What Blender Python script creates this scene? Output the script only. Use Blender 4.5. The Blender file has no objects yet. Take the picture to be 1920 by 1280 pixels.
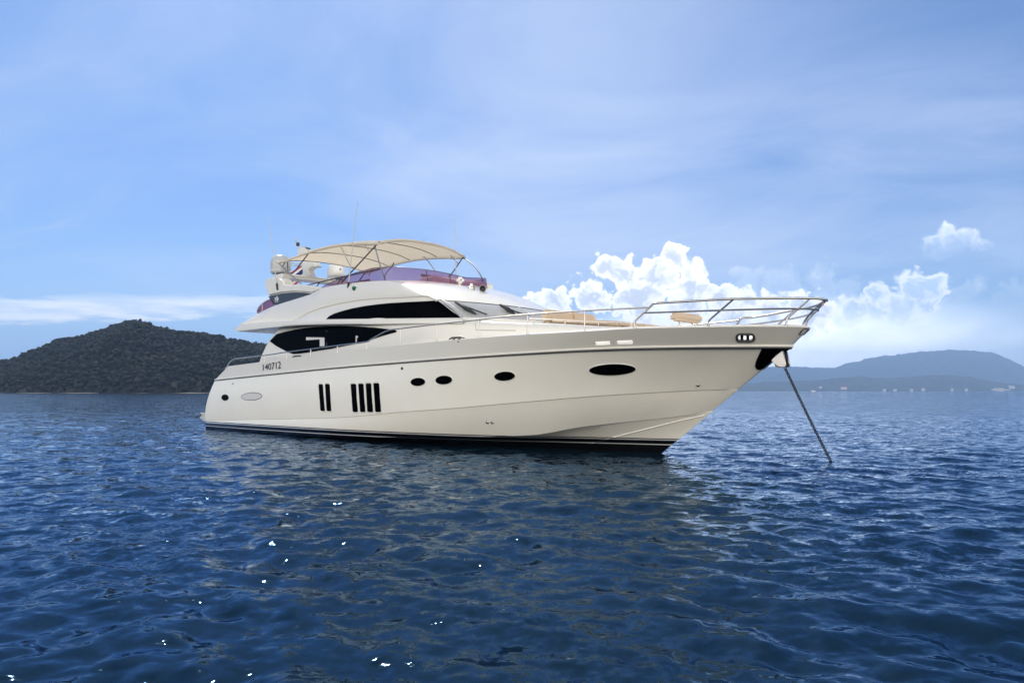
import bpy, bmesh, math, random
import numpy as np
from mathutils import Vector, Matrix
from mathutils.bvhtree import BVHTree
from mathutils.geometry import delaunay_2d_cdt

# ------------------------------------------------------------------ camera, world, sun, exposure
random.seed(7); rng = np.random.default_rng(7)
R = math.radians
sc = bpy.context.scene
COL = sc.collection
F, EYE, U0, V0 = 1390.0, 1.49, 960.0, 733.0          # focal length in photo pixels, eye height (m), principal column, horizon row
cd = bpy.data.cameras.new('camera'); cam = bpy.data.objects.new('camera', cd); COL.objects.link(cam)
cam.location = (0, 0, EYE); cam.rotation_euler = (R(90), 0, 0)
cd.sensor_width = 36.0; cd.lens = 36.0 * F / 1920.0; cd.shift_y = (V0 - 640.0) / 1920.0
cd.clip_start = 0.2; cd.clip_end = 60000.0
sc.camera = cam
sc.view_settings.view_transform = 'Standard'; sc.view_settings.look = 'None'
sc.view_settings.exposure = 0.0; sc.view_settings.gamma = 1.0
sc.cycles.use_denoising = True
sc.cycles.max_bounces = 8; sc.cycles.diffuse_bounces = 3; sc.cycles.glossy_bounces = 4
sc.cycles.transparent_max_bounces = 12; sc.cycles.volume_bounces = 0
sc.cycles.caustics_reflective = False; sc.cycles.caustics_refractive = False
sc.cycles.sample_clamp_indirect = 6.0; sc.cycles.sample_clamp_direct = 30.0

SUN_AZ, SUN_EL = R(-22), R(47)                        # azimuth from straight ahead (+Y), clockwise positive
sun_dir = Vector((math.sin(SUN_AZ) * math.cos(SUN_EL), math.cos(SUN_AZ) * math.cos(SUN_EL), math.sin(SUN_EL)))
sl = bpy.data.lights.new('sun', 'SUN'); sl.energy = 4.0; sl.angle = R(0.5); sl.color = (1.0, 0.93, 0.82)
sun = bpy.data.objects.new('sun', sl); COL.objects.link(sun)
sun.rotation_euler = sun_dir.to_track_quat('Z', 'Y').to_euler()

class NT:
    """small helper to write node graphs as expressions"""
    def __init__(s, tree): s.t = tree; s.n = tree.nodes; s.l = tree.links
    def put(s, sock, v):
        if isinstance(v, bpy.types.NodeSocket): s.l.new(v, sock)
        elif v is not None: sock.default_value = v
    def node(s, typ, ins=None, **kw):
        n = s.n.new(typ)
        for k, v in kw.items(): setattr(n, k, v)
        for k, v in (ins or {}).items(): s.put(n.inputs[k], v)
        return n
    def m(s, op, a, b=None, c=None, clamp=False):
        n = s.n.new('ShaderNodeMath'); n.operation = op; n.use_clamp = clamp
        s.put(n.inputs[0], a)
        if b is not None: s.put(n.inputs[1], b)
        if c is not None: s.put(n.inputs[2], c)
        return n.outputs[0]
    def vm(s, op, a, b=None, out=0, scale=None):
        n = s.n.new('ShaderNodeVectorMath'); n.operation = op
        s.put(n.inputs[0], a)
        if b is not None: s.put(n.inputs[1], b)
        if scale is not None: s.put(n.inputs['Scale'], scale)
        return n.outputs[out]
    def ss(s, x, a, b, lo=0.0, hi=1.0):
        n = s.n.new('ShaderNodeMapRange'); n.interpolation_type = 'SMOOTHSTEP'
        s.put(n.inputs[0], x); s.put(n.inputs[1], a); s.put(n.inputs[2], b); s.put(n.inputs[3], lo); s.put(n.inputs[4], hi)
        return n.outputs[0]
    def noise(s, vec, scale, detail=4, rough=0.55, dist=0.0, col=False):
        n = s.n.new('ShaderNodeTexNoise'); n.noise_dimensions = '3D'
        s.put(n.inputs['Vector'], vec); n.inputs['Scale'].default_value = scale; n.inputs['Detail'].default_value = detail
        n.inputs['Roughness'].default_value = rough; n.inputs['Distortion'].default_value = dist
        return n.outputs['Color' if col else 'Fac']
    def mix(s, f, a, b):
        n = s.n.new('ShaderNodeMix'); n.data_type = 'RGBA'
        s.put(n.inputs[0], f); s.put(n.inputs[6], a); s.put(n.inputs[7], b)
        return n.outputs[2]
    def xyz(s, x, y, z):
        n = s.n.new('ShaderNodeCombineXYZ'); s.put(n.inputs[0], x); s.put(n.inputs[1], y); s.put(n.inputs[2], z); return n.outputs[0]

def sky_angles(u, v):                                  # direction of a sky feature as (azimuth, elevation)
    a = math.atan((u - U0) / F); e = math.atan((V0 - v) / math.hypot(F, u - U0)); return a, e

world = bpy.data.worlds.new('World'); sc.world = world; world.use_nodes = True
def build_world():
    t = NT(world.node_tree); t.n.clear()
    out = t.node('ShaderNodeOutputWorld'); bg = t.node('ShaderNodeBackground'); t.l.new(bg.outputs[0], out.inputs[0])
    sky = t.node('ShaderNodeTexSky', sky_type='NISHITA', sun_disc=False, sun_elevation=SUN_EL, sun_rotation=SUN_AZ,
                 altitude=0.0, air_density=1.0, dust_density=0.6, ozone_density=2.0)
    d = t.node('ShaderNodeTexCoord').outputs['Generated']
    d = t.vm('NORMALIZE', d)
    sep = t.node('ShaderNodeSeparateXYZ', {0: d}); x, y, z = sep.outputs
    az = t.m('ARCTAN2', x, y); el = t.m('ARCSINE', z)
    # radiance values below are in display units; the Background strength of 0.1 is divided out at the end
    K = 10.0
    base = t.mix(1.0, sky.outputs[0], (1, 1, 1, 1)); t.n[-1].blend_type = 'MULTIPLY'; base = t.n[-1].outputs[2]
    t.n[-1].inputs[7].default_value = SKY_TINT
    # ---- high thin cloud, streaks running away from the viewer on a flat layer
    zz = t.m('ADD', t.m('MAXIMUM', z, 0.0), 0.10)
    px = t.m('DIVIDE', x, zz); py = t.m('DIVIDE', y, zz)
    warp = t.vm('SCALE', t.vm('SUBTRACT', t.noise(t.xyz(px, py, 0.0), 0.5, 3, 0.5, col=True), (0.5, 0.5, 0.5)), scale=0.9)
    pl = t.vm('ADD', t.xyz(t.m('MULTIPLY_ADD', py, 0.10, t.m('MULTIPLY', px, 0.55)), t.m('MULTIPLY', py, 0.75), 3.7), warp)
    n1 = t.noise(pl, 0.95, 8, 0.58, 0.8)
    n2 = t.noise(t.vm('ADD', pl, (7.1, 2.3, 0.0)), 0.40, 3, 0.5)
    cir = t.m('ADD', t.m('MULTIPLY', n1, 0.95), t.m('MULTIPLY', n2, 0.6))
    # the veil is thickest straight ahead and thins to both sides
    side = t.m('ABSOLUTE', t.m('SUBTRACT', az, 0.02))
    cir = t.m('ADD', cir, t.ss(side, 0.0, 0.58, 0.16, -0.10))
    cir = t.ss(cir, 0.52, 1.15, 0.0, 0.90)
    cir = t.m('MULTIPLY', cir, t.ss(el, 0.02, 0.20, 0.25, 1.0))
    c = t.mix(cir, base, (0.76 * K, 0.88 * K, 1.14 * K, 1))
    # ---- milky air near the horizon
    hz = t.ss(el, 0.0, 0.22, 0.50, 0.0)
    c = t.mix(hz, c, (0.62 * K, 0.92 * K, 1.30 * K, 1))
    # white glow low on the right behind the bow
    g = t.m('ADD', t.m('POWER', t.m('DIVIDE', t.m('SUBTRACT', az, 0.34), 0.34), 2.0), t.m('POWER', t.m('DIVIDE', t.m('SUBTRACT', el, 0.045), 0.075), 2.0))
    g = t.ss(g, 0.0, 1.2, 0.95, 0.0)
    gn = t.noise(t.xyz(t.m('MULTIPLY', az, 1.0), t.m('MULTIPLY', el, 2.0), 1.3), 6.0, 4, 0.55)
    g = t.m('MULTIPLY', g, t.ss(gn, 0.25, 0.6, 0.55, 1.0))
    c = t.mix(g, c, (3.0 * K, 3.0 * K, 2.9 * K, 1))
    # ---- flat band of cloud on the left
    bn = t.noise(t.xyz(t.m('MULTIPLY', az, 1.0), t.m('MULTIPLY', el, 7.0), 0.4), 9.0, 6, 0.6)
    ecen = t.m('ADD', 0.090, t.m('MULTIPLY', t.m('ADD', az, 0.60), 0.06))
    bb = t.m('ADD', t.m('DIVIDE', t.m('SUBTRACT', el, ecen), 0.017), t.m('MULTIPLY', t.m('SUBTRACT', bn, 0.5), 2.6))
    bb = t.m('SUBTRACT', 1.0, t.m('MULTIPLY', bb, bb))
    bb = t.m('ADD', bb, t.m('MULTIPLY', t.m('SUBTRACT', bn, 0.5), 1.6))
    band = t.m('MULTIPLY', t.ss(bb, -0.1, 0.9), t.ss(az, -0.16, -0.30))
    band = t.m('MULTIPLY', band, t.ss(bn, 0.35, 0.65, 0.45, 1.0))
    c = t.mix(band, c, (1.5 * K, 1.5 * K, 1.45 * K, 1))
    # ---- cumulus: lumps grown on a list of directions, edges broken up by noise
    P = t.xyz(az, el, 0.0)
    w1 = t.vm('SUBTRACT', t.noise(P, 34.0, 4, 0.5, col=True), (0.5, 0.5, 0.5))
    w0 = t.vm('SUBTRACT', t.noise(P, 12.0, 2, 0.5, col=True), (0.5, 0.5, 0.5))
    Pw = t.vm('ADD', t.vm('ADD', P, t.vm('SCALE', w1, scale=0.034)), t.vm('SCALE', w0, scale=0.022))
    vor = t.n.new('ShaderNodeTexVoronoi'); vor.feature = 'SMOOTH_F1'; vor.inputs['Scale'].default_value = 60.0
    vor.inputs['Smoothness'].default_value = 0.5; t.l.new(Pw, vor.inputs['Vector']); puff = vor.outputs['Distance']
    vor2 = t.n.new('ShaderNodeTexVoronoi'); vor2.feature = 'SMOOTH_F1'; vor2.inputs['Scale'].default_value = 135.0
    vor2.inputs['Smoothness'].default_value = 0.4; t.l.new(Pw, vor2.inputs['Vector'])
    puff = t.m('ADD', t.m('MULTIPLY', puff, 0.7), t.m('MULTIPLY', vor2.outputs['Distance'], 0.35))
    def lumps(L):
        acc = None
        for (u, v, r) in L:
            a, e = sky_angles(u, v); q = F / r
            dd = t.m('MULTIPLY_ADD', t.vm('DISTANCE', Pw, (a, e, 0), out=1), -q, 1.0)
            acc = dd if acc is None else t.m('SMOOTH_MAX', acc, dd, 0.25)
        return acc
    def cloud(c, L, floor_v, op, warm, dark, edge=0.22):
        D = lumps(L)
        D = t.m('ADD', D, t.m('MULTIPLY', t.m('SUBTRACT', 0.42, puff), 1.0))
        a = t.ss(D, 0.0, edge)
        fl = sky_angles(sum(q[0] for q in L) / len(L), floor_v)[1]
        soft = t.ss(t.m('ADD', el, t.m('MULTIPLY', t.node('ShaderNodeSeparateXYZ', {0: w1}).outputs[0], 0.05)), fl - 0.015, fl + 0.03)
        a = t.m('MULTIPLY', t.m('MULTIPLY', a, op), soft)
        inner = t.m('MULTIPLY', t.ss(D, 0.15, 0.75), t.ss(puff, 0.12, 0.40, 0.45, 1.0))
        col = t.mix(inner, warm, dark)
        return t.mix(a, c, col)
    W = (1.9 * K, 1.85 * K, 1.75 * K, 1); G = (0.98 * K, 1.04 * K, 1.15 * K, 1)
    W2 = (1.7 * K, 1.7 * K, 1.65 * K, 1); G2 = (0.80 * K, 1.0 * K, 1.30 * K, 1)
    big = [(1140, 500, 34), (1175, 515, 44), (1225, 520, 48), (1262, 488, 30), (1295, 530, 44), (1200, 560, 70), (1110, 560, 52), (1290, 570, 66),
           (1040, 565, 36), (1010, 580, 40), (1345, 560, 38), (1395, 565, 34), (1440, 585, 40), (1500, 570, 34), (1520, 592, 44), (1380, 600, 60)]
    c = cloud(c, big, 645, 0.97, W, G)
    right = [(1745, 532, 34), (1715, 548, 40), (1650, 558, 30), (1600, 585, 36), (1640, 588, 44), (1690, 585, 44), (1570, 600, 26), (1735, 570, 34)]
    c = cloud(c, right, 608, 0.85, W2, G2, 0.4)
    tiny = [(1782, 448, 27), (1755, 456, 24), (1818, 452, 24), (1790, 458, 28), (1735, 461, 16), (1842, 454, 14)]
    c = cloud(c, tiny, 468, 0.8, W2, G2, 0.5)
    far = [(1810, 548, 32), (1795, 560, 30), (1905, 550, 34), (1890, 556, 26), (1400, 535, 40), (1470, 532, 44), (1540, 530, 44), (1600, 535, 30)]
    c = cloud(c, far, 575, 0.45, W2, G2, 0.8)
    # ---- added over-bright cloud in the unseen sky behind the viewer, fills the shaded hull
    bk = t.m('MULTIPLY', t.ss(y, 0.10, -0.45), t.ss(el, -0.05, 0.05))
    bkn = t.noise(t.vm('MULTIPLY', d, (1, 1, 1.6)), 2.4, 5, 0.55)
    bk = t.m('MULTIPLY', bk, t.ss(bkn, 0.28, 0.55, 0.7, 1.0))
    hi = t.ss(el, 0.22, 0.60)
    c = t.mix(bk, c, t.mix(hi, (BACK_FILL * K, BACK_FILL * 0.925 * K, BACK_FILL * 0.78 * K, 1), (0.50 * K, 0.56 * K, 0.66 * K, 1)))
    t.l.new(c, bg.inputs[0]); bg.inputs[1].default_value = 0.10
SKY_TINT = (0.60, 0.84, 1.18, 1); BACK_FILL = 6.6
build_world()

# ------------------------------------------------------------------ materials
def new_mat(name):
    m = bpy.data.materials.new(name); m.use_nodes = True
    t = NT(m.node_tree); b = m.node_tree.nodes['Principled BSDF']
    return m, t, b
def mat(name, col, rough=0.5, metal=0.0, spec=0.5, coat=0.0, var=0.0, vscale=3.0, bump=0.0, bscale=40.0):
    m, t, b = new_mat(name)
    b.inputs['Roughness'].default_value = rough; b.inputs['Metallic'].default_value = metal
    b.inputs['Specular IOR Level'].default_value = spec; b.inputs['Coat Weight'].default_value = coat; b.inputs['Coat Roughness'].default_value = 0.06
    c = (*col, 1); co = t.node('ShaderNodeTexCoord').outputs['Object']
    if var:
        n = t.noise(co, vscale, 5, 0.6)
        t.l.new(t.mix(t.ss(n, 0.3, 0.7), tuple(k * (1 - var) for k in col) + (1,), tuple(min(1, k * (1 + var * .6)) for k in col) + (1,)), b.inputs['Base Color'])
    else: b.inputs['Base Color'].default_value = c
    if bump:
        bn = t.node('ShaderNodeBump', {'Strength': bump, 'Distance': 0.01}); t.l.new(t.noise(co, bscale, 4, 0.6), bn.inputs['Height']); t.l.new(bn.outputs[0], b.inputs['Normal'])
    return m
GEL = mat('gelcoat', (0.74, 0.715, 0.655), 0.22, 0, 0.5, 0.35, 0.025, 0.6)
GEL_IN = mat('gelcoat_deck', (0.78, 0.77, 0.74), 0.5, 0, 0.4, 0, 0.03, 1.5)
STEEL = mat('polished_steel', (0.50, 0.46, 0.42), 0.28, 1.0, 0.5, 0, 0.05, 20)
ARMSTEEL = mat('brushed_tube', (0.22, 0.21, 0.20), 0.4, 0.9)
DARKSTEEL = mat('dark_tube', (0.10, 0.095, 0.09), 0.35, 0.6)
BLACK = mat('black_plastic', (0.012, 0.012, 0.013), 0.35, 0, 0.3)
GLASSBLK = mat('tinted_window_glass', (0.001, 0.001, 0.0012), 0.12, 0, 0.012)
SEAL_SHADOW = mat('dark_seal_and_shadow', (0.05, 0.05, 0.048), 0.5, 0, 0.3)  # dark seals and seams, also the shadow strip painted under the rub rail
PANELDK = mat('charcoal_panel', (0.025, 0.026, 0.032), 0.3, 0, 0.4, 0.2)
CREAM = mat('cream_canvas', (0.80, 0.74, 0.66), 0.85, 0, 0.1, 0, 0.05, 2.0, 0.15, 300)
CUSH = mat('beige_cushion', (0.60, 0.47, 0.34), 0.75, 0, 0.2, 0, 0.06, 3.0, 0.1, 120)
DOME = mat('grey_dome_plastic', (0.44, 0.45, 0.46), 0.3, 0, 0.5)
DOMEW = mat('white_dome_plastic', (0.80, 0.79, 0.76), 0.3, 0, 0.5)
GREY = mat('light_grey_plastic', (0.55, 0.54, 0.54), 0.35)
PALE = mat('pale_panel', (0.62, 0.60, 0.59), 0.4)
GREENL = mat('green_lens', (0.01, 0.16, 0.09), 0.15, 0, 0.6)
WHITEP = mat('white_paint', (0.85, 0.85, 0.85), 0.4)
BLUEP = mat('blue_paint', (0.03, 0.05, 0.25), 0.4)
CHAINM = mat('galvanised_chain', (0.02, 0.022, 0.03), 0.85, 0.0, 0.5, 0, 0.3, 30)
SEATDK = mat('dark_seat', (0.16, 0.12, 0.12), 0.7)
PINK = mat('pink_tape', (0.55, 0.30, 0.28), 0.6)

def glass_purple():
    m = bpy.data.materials.new('purple_acrylic'); m.use_nodes = True; t = NT(m.node_tree); t.n.clear()
    out = t.node('ShaderNodeOutputMaterial'); tr = t.node('ShaderNodeBsdfTransparent', {0: (0.60, 0.38, 0.50, 1)})
    gl = t.node('ShaderNodeBsdfGlossy', {0: (1, 1, 1, 1), 1: 0.05}); df = t.node('ShaderNodeBsdfDiffuse', {0: (0.30, 0.17, 0.28, 1)})
    fr = t.node('ShaderNodeFresnel', {0: 1.45})
    a = t.node('ShaderNodeMixShader', {0: 0.16}); t.l.new(tr.outputs[0], a.inputs[1]); t.l.new(df.outputs[0], a.inputs[2])
    b = t.node('ShaderNodeMixShader'); t.l.new(t.m('MULTIPLY', fr.outputs[0], 0.6), b.inputs[0]); t.l.new(a.outputs[0], b.inputs[1]); t.l.new(gl.outputs[0], b.inputs[2])
    t.l.new(b.outputs[0], out.inputs[0]); return m
PURPLE = glass_purple()

def windscreen_mat():
    m, t, b = new_mat('grey_windscreen'); b.inputs['Base Color'].default_value = (0.42, 0.42, 0.415, 1)
    b.inputs['Roughness'].default_value = 0.12; b.inputs['Specular IOR Level'].default_value = 0.8; return m
WSCR = windscreen_mat()

def hull_mat():
    m, t, b = new_mat('hull_paint')
    co = t.node('ShaderNodeTexCoord').outputs['Object']; s = t.node('ShaderNodeSeparateXYZ', {0: co}); x, y, z = s.outputs
    n = t.noise(co, 0.7, 5, 0.6)
    white = t.mix(t.ss(n, 0.3, 0.7), (0.86, 0.825, 0.735, 1), (0.89, 0.86, 0.78, 1))
    def line(z0, k): return t.m('SUBTRACT', z, t.m('MULTIPLY_ADD', x, k, z0))
    boot = t.m('LESS_THAN', line(0.29, 0.0042), 0.0)
    s1 = t.m('LESS_THAN', t.m('ABSOLUTE', line(0.243, 0.0048)), 0.013)
    s2 = t.m('LESS_THAN', t.m('ABSOLUTE', line(0.10, 0.0062)), 0.011)
    scum = t.ss(t.m('ADD', z, t.m('MULTIPLY', n, 0.12)), 0.02, 0.12)
    blk = t.mix(scum, (0.012, 0.014, 0.012, 1), (0.004, 0.004, 0.005, 1))
    c = t.mix(boot, white, blk); c = t.mix(t.m('MAXIMUM', s1, s2), c, (0.55, 0.55, 0.55, 1))
    t.l.new(c, b.inputs['Base Color']); b.inputs['Roughness'].default_value = 0.16; b.inputs['Coat Weight'].default_value = 0.5; b.inputs['Coat Roughness'].default_value = 0.05
    return m
HULLP = hull_mat()

# ------------------------------------------------------------------ mesh helpers
def mesh_obj(name, v, f, m, parent=None, smooth=True, angle=35, fix=True):
    me = bpy.data.meshes.new(name); me.from_pydata([tuple(map(float, p)) for p in v], [], [tuple(int(i) for i in q) for q in f])
    if fix:
        bm = bmesh.new(); bm.from_mesh(me); bmesh.ops.remove_doubles(bm, verts=bm.verts, dist=1e-5)
        bmesh.ops.recalc_face_normals(bm, faces=bm.faces); bm.to_mesh(me); bm.free()
    me.update()
    if smooth: me.shade_smooth(); me.set_sharp_from_angle(angle=R(angle))
    me.materials.append(m)
    o = bpy.data.objects.new(name, me); COL.objects.link(o)
    if parent: o.parent = parent
    return o
def tag(o, label=None, cat=None, group=None, kind=None):
    if label: o['label'] = label
    if cat: o['category'] = cat
    if group: o['group'] = group
    if kind: o['kind'] = kind
    return o
def empty(name, loc=(0, 0, 0), rz=0.0):
    o = bpy.data.objects.new(name, None); COL.objects.link(o); o.location = loc; o.rotation_euler = (0, 0, rz); return o
class MB:
    def __init__(s): s.v = []; s.f = []
    def add(s, v, f):
        o = len(s.v); s.v += [tuple(p) for p in v]; s.f += [tuple(i + o for i in q) for q in f]; return s
    def grid(s, rows, close=False):
        rows = [[tuple(p) for p in r] for r in rows]; n = len(rows[0]); v = [p for r in rows for p in r]; f = []
        for i in range(len(rows) - 1):
            for j in range(n - 1 + (1 if close else 0)):
                k = (j + 1) % n; f.append((i * n + j, i * n + k, (i + 1) * n + k, (i + 1) * n + j))
        return s.add(v, f)
    def box(s, c, d, rot=None):
        c = Vector(c); v = []
        for sx in (-.5, .5):
            for sy in (-.5, .5):
                for sz in (-.5, .5):
                    p = Vector((sx * d[0], sy * d[1], sz * d[2]))
                    if rot: p = rot @ p
                    v.append(c + p)
        return s.add(v, [(0, 1, 3, 2), (4, 6, 7, 5), (0, 4, 5, 1), (2, 3, 7, 6), (0, 2, 6, 4), (1, 5, 7, 3)])
    def tube(s, pts, r, seg=8, caps=True, closed=False):
        pts = [Vector(p) for p in pts]; n = len(pts); rad = r if isinstance(r, (list, tuple)) else [r] * n
        rings = []; up = None
        for i, p in enumerate(pts):
            a = pts[(i - 1) % n] if (closed or i > 0) else p; b = pts[(i + 1) % n] if (closed or i < n - 1) else p
            d = (b - a).normalized()
            if up is None: up = Vector((0, 0, 1)) if abs(d.z) < .9 else Vector((1, 0, 0))
            e = (up - d * up.dot(d)).normalized(); g = d.cross(e); up = e
            rings.append([p + (e * math.cos(k * 2 * math.pi / seg) + g * math.sin(k * 2 * math.pi / seg)) * rad[i] for k in range(seg)])
        if closed: rings.append(rings[0])
        s.grid(rings, close=True)
        if caps and not closed:
            s.add(rings[0], [tuple(range(seg))]); s.add(rings[-1], [tuple(reversed(range(seg)))])
        return s
    def lathe(s, c, prof, seg=24, axis=(0, 0, 1), ex=None):
        ax = Vector(axis).normalized(); e = Vector((1, 0, 0)) if abs(ax.x) < .9 else Vector((0, 1, 0)); e = (e - ax * e.dot(ax)).normalized(); g = ax.cross(e); c = Vector(c)
        rows = [[c + ax * h + (e * math.cos(2 * math.pi * k / seg) + g * math.sin(2 * math.pi * k / seg)) * r for k in range(seg)] for r, h in prof]
        return s.grid(rows, close=True)
    def prism(s, poly, off):
        n = len(poly); off = Vector(off); a = [Vector(p) for p in poly]; b = [p + off for p in a]
        return s.add(a + b, [tuple(range(n)), tuple(range(2 * n - 1, n - 1, -1))] + [(i, (i + 1) % n, (i + 1) % n + n, i + n) for i in range(n)])
    def mirror(s):
        n = len(s.v); s.v += [(p[0], -p[1], p[2]) for p in s.v]; s.f += [tuple(i + n for i in reversed(q)) for q in s.f]; return s
    def twin(s): s.tw = True; return s                    # the same piece on the port side, as an object of its own
    tw = False
    def build(s, name, m, parent=None, **k):
        o = mesh_obj(name, s.v, s.f, m, parent, **k)
        if s.tw: mesh_obj(name, [(p[0], -p[1], p[2]) for p in s.v], [tuple(reversed(q)) for q in s.f], m, parent, **k)
        return o
def bevel(o, w, seg=3):
    bm = bmesh.new(); bm.from_mesh(o.data)
    bmesh.ops.bevel(bm, geom=[e for e in bm.edges if e.calc_face_angle(0) > 0.5], offset=w, segments=seg, affect='EDGES', clamp_overlap=True)
    bm.to_mesh(o.data); bm.free(); o.data.shade_smooth(); o.data.set_sharp_from_angle(angle=R(50)); return o
def curve(pts, n=8):                                   # Catmull-Rom through the points
    P = [np.array(p, float) for p in pts]; P = [2 * P[0] - P[1]] + P + [2 * P[-1] - P[-2]]; out = []
    for i in range(1, len(P) - 2):
        a, b, c, d = P[i - 1], P[i], P[i + 1], P[i + 2]
        for k in range(n):
            t = k / n; out.append(0.5 * (2 * b + (c - a) * t + (2 * a - 5 * b + 4 * c - d) * t * t + (3 * b - a - 3 * c + d) * t ** 3))
    out.append(P[-2]); return out
def lut(pts):                                          # smooth 1-D interpolation
    pts = sorted(pts); xs = np.array([p[0] for p in pts], float); ys = np.array([p[1] for p in pts], float)
    d = np.diff(ys) / np.diff(xs); m = np.concatenate([[d[0]], [0 if a * b <= 0 else 2 * a * b / (a + b) for a, b in zip(d[:-1], d[1:])], [d[-1]]])
    def f(x):
        x = np.clip(np.asarray(x, float), xs[0], xs[-1]); i = np.clip(np.searchsorted(xs, x) - 1, 0, len(xs) - 2); h = xs[i + 1] - xs[i]; t = (x - xs[i]) / h
        return (2 * t ** 3 - 3 * t ** 2 + 1) * ys[i] + (t ** 3 - 2 * t ** 2 + t) * h * m[i] + (-2 * t ** 3 + 3 * t ** 2) * ys[i + 1] + (t ** 3 - t ** 2) * h * m[i + 1]
    return f

# ------------------------------------------------------------------ where the yacht lies
# x runs from the transom to the bow, y to port, z up from the waterline.  The pose follows from where the stern corner
# and the stem meet the water in the photograph; measurements of the boat are read off the photograph against known half-breadths.
BO = np.array([-10.54, 31.75]); BA = R(-44.8936); BC, BS = math.cos(BA), math.sin(BA)
CAM = np.array([-BC * BO[0] - BS * BO[1], BS * BO[0] - BC * BO[1], EYE])
def ray(u, v): X, Z = (u - U0) / F, (V0 - v) / F; return np.array([BC * X + BS, -BS * X + BC, Z])
def AT(u, v, y): r = ray(u, v); t = (y - CAM[1]) / r[1]; return CAM + t * r          # point of the boat at offset y from the centreline
def ATX(u, v, x): r = ray(u, v); t = (x - CAM[0]) / r[0]; return CAM + t * r
_T = np.linspace(5, 60, 8000)[:, None]
def ON(u, v, b):                                       # on the upright surface y = -b(x)
    P = CAM + _T * ray(u, v); g = P[:, 1] + b(P[:, 0]); i = np.where((g[:-1] < 0) & (g[1:] >= 0))[0][0]
    k = -g[i] / (g[i + 1] - g[i]); return P[i] * (1 - k) + P[i + 1] * k

yacht = tag(empty('motor_yacht', (BO[0], BO[1], 0), BA), 'large white flybridge motor yacht lying at anchor on the blue sea', 'yacht')

# ------------------------------------------------------------------ hull
def breadth(B, x0, x1, p, q, Ba):
    def b(x):
        x = np.asarray(x, float); t = np.clip((x - x0) / (x1 - x0), 0, 1)
        return np.where(x < x0, B - (B - Ba) * ((x0 - x) / x0) ** 2, B * np.clip(1 - t ** p, 0, 1) ** q)
    return b
xs_s = AT(1518, 614, 0)[0]; xs_k = AT(1482, 650, 0)[0]; xs_t = AT(1383, 731.5, 0)[0]; xs_c = AT(1335, 772, 0)[0]; xs_w = 19.907
b_s = breadth(2.90, 10, xs_s, 4.2, 0.70, 2.70)
b_k = breadth(2.87, 10, xs_k + .02, 3.5, 0.75, 2.68)
b_t = breadth(2.80, 9, xs_t + .01, 3.0, 0.90, 2.64)
b_c = breadth(2.70, 7, xs_c + .01, 2.5, 0.98, 2.56)
b_w = breadth(2.50, 5, xs_w + .005, 1.9, 1.05, 2.45)
def zcurve(px, b, end): return lut([(p[0], p[2]) for p in [ON(u, v, b) for u, v in px]] + [end])
z_s = zcurve([(431, 686), (485, 679), (538, 671.5), (633, 660.5), (750, 647), (898, 633.3), (989, 627), (1096, 621), (1190, 616), (1328, 613.2), (1475, 612.5)], b_s, (xs_s, AT(1518, 614, 0)[2]))
z_k = zcurve([(406, 712), (500, 702), (640, 688), (800, 675), (900, 667.5), (1000, 661), (1100, 655.5), (1200, 652), (1300, 650.2), (1440, 649.5)], b_k, (xs_k, AT(1482, 650, 0)[2]))
z_t = zcurve([(393, 788), (491, 786), (640, 782.7), (752, 772.8), (846, 766), (940, 757.8), (1009, 752), (1119, 743), (1228, 736.4), (1320, 732.2)], b_t, (xs_t, AT(1383, 731.5, 0)[2]))
zc_vis = [ON(u, v, b_c) for u, v in [(994, 817), (1097, 801), (1206, 789), (1300, 778.5)]]
z_c = lut([(0, -0.02), (8, 0.02), (12.5, 0.16)] + [(p[0], p[2]) for p in zc_vis] + [(xs_c, AT(1335, 772, 0)[2])])
NX = 170; S = 1 - (1 - np.linspace(0, 1, NX)) ** 1.6
def level(b, zf, x0, x1, db=0.0, dz=0.0):
    x = x0 + (x1 - x0) * S; y = np.maximum(b(x) + db * np.minimum(1, b(x) / 0.3), 0); y[-1] = 0
    return np.stack([x, -y, (zf(x) if callable(zf) else np.full(NX, zf)) + dz], 1)
lv_s = level(b_s, z_s, 2.55, xs_s); lv_k = level(b_k, z_k, 1.24, xs_k)
lv_t = level(b_t, z_t, 0.20, xs_t); lv_t2 = level(b_t, z_t, 0.21, xs_t, 0.035, 0.012)
lv_c = level(b_c, z_c, 0.10, xs_c); lv_c2 = level(b_c, z_c, 0.11, xs_c, 0.06, 0.02)
lv_w = level(b_w, 0.0, 0.0, xs_w)
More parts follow.
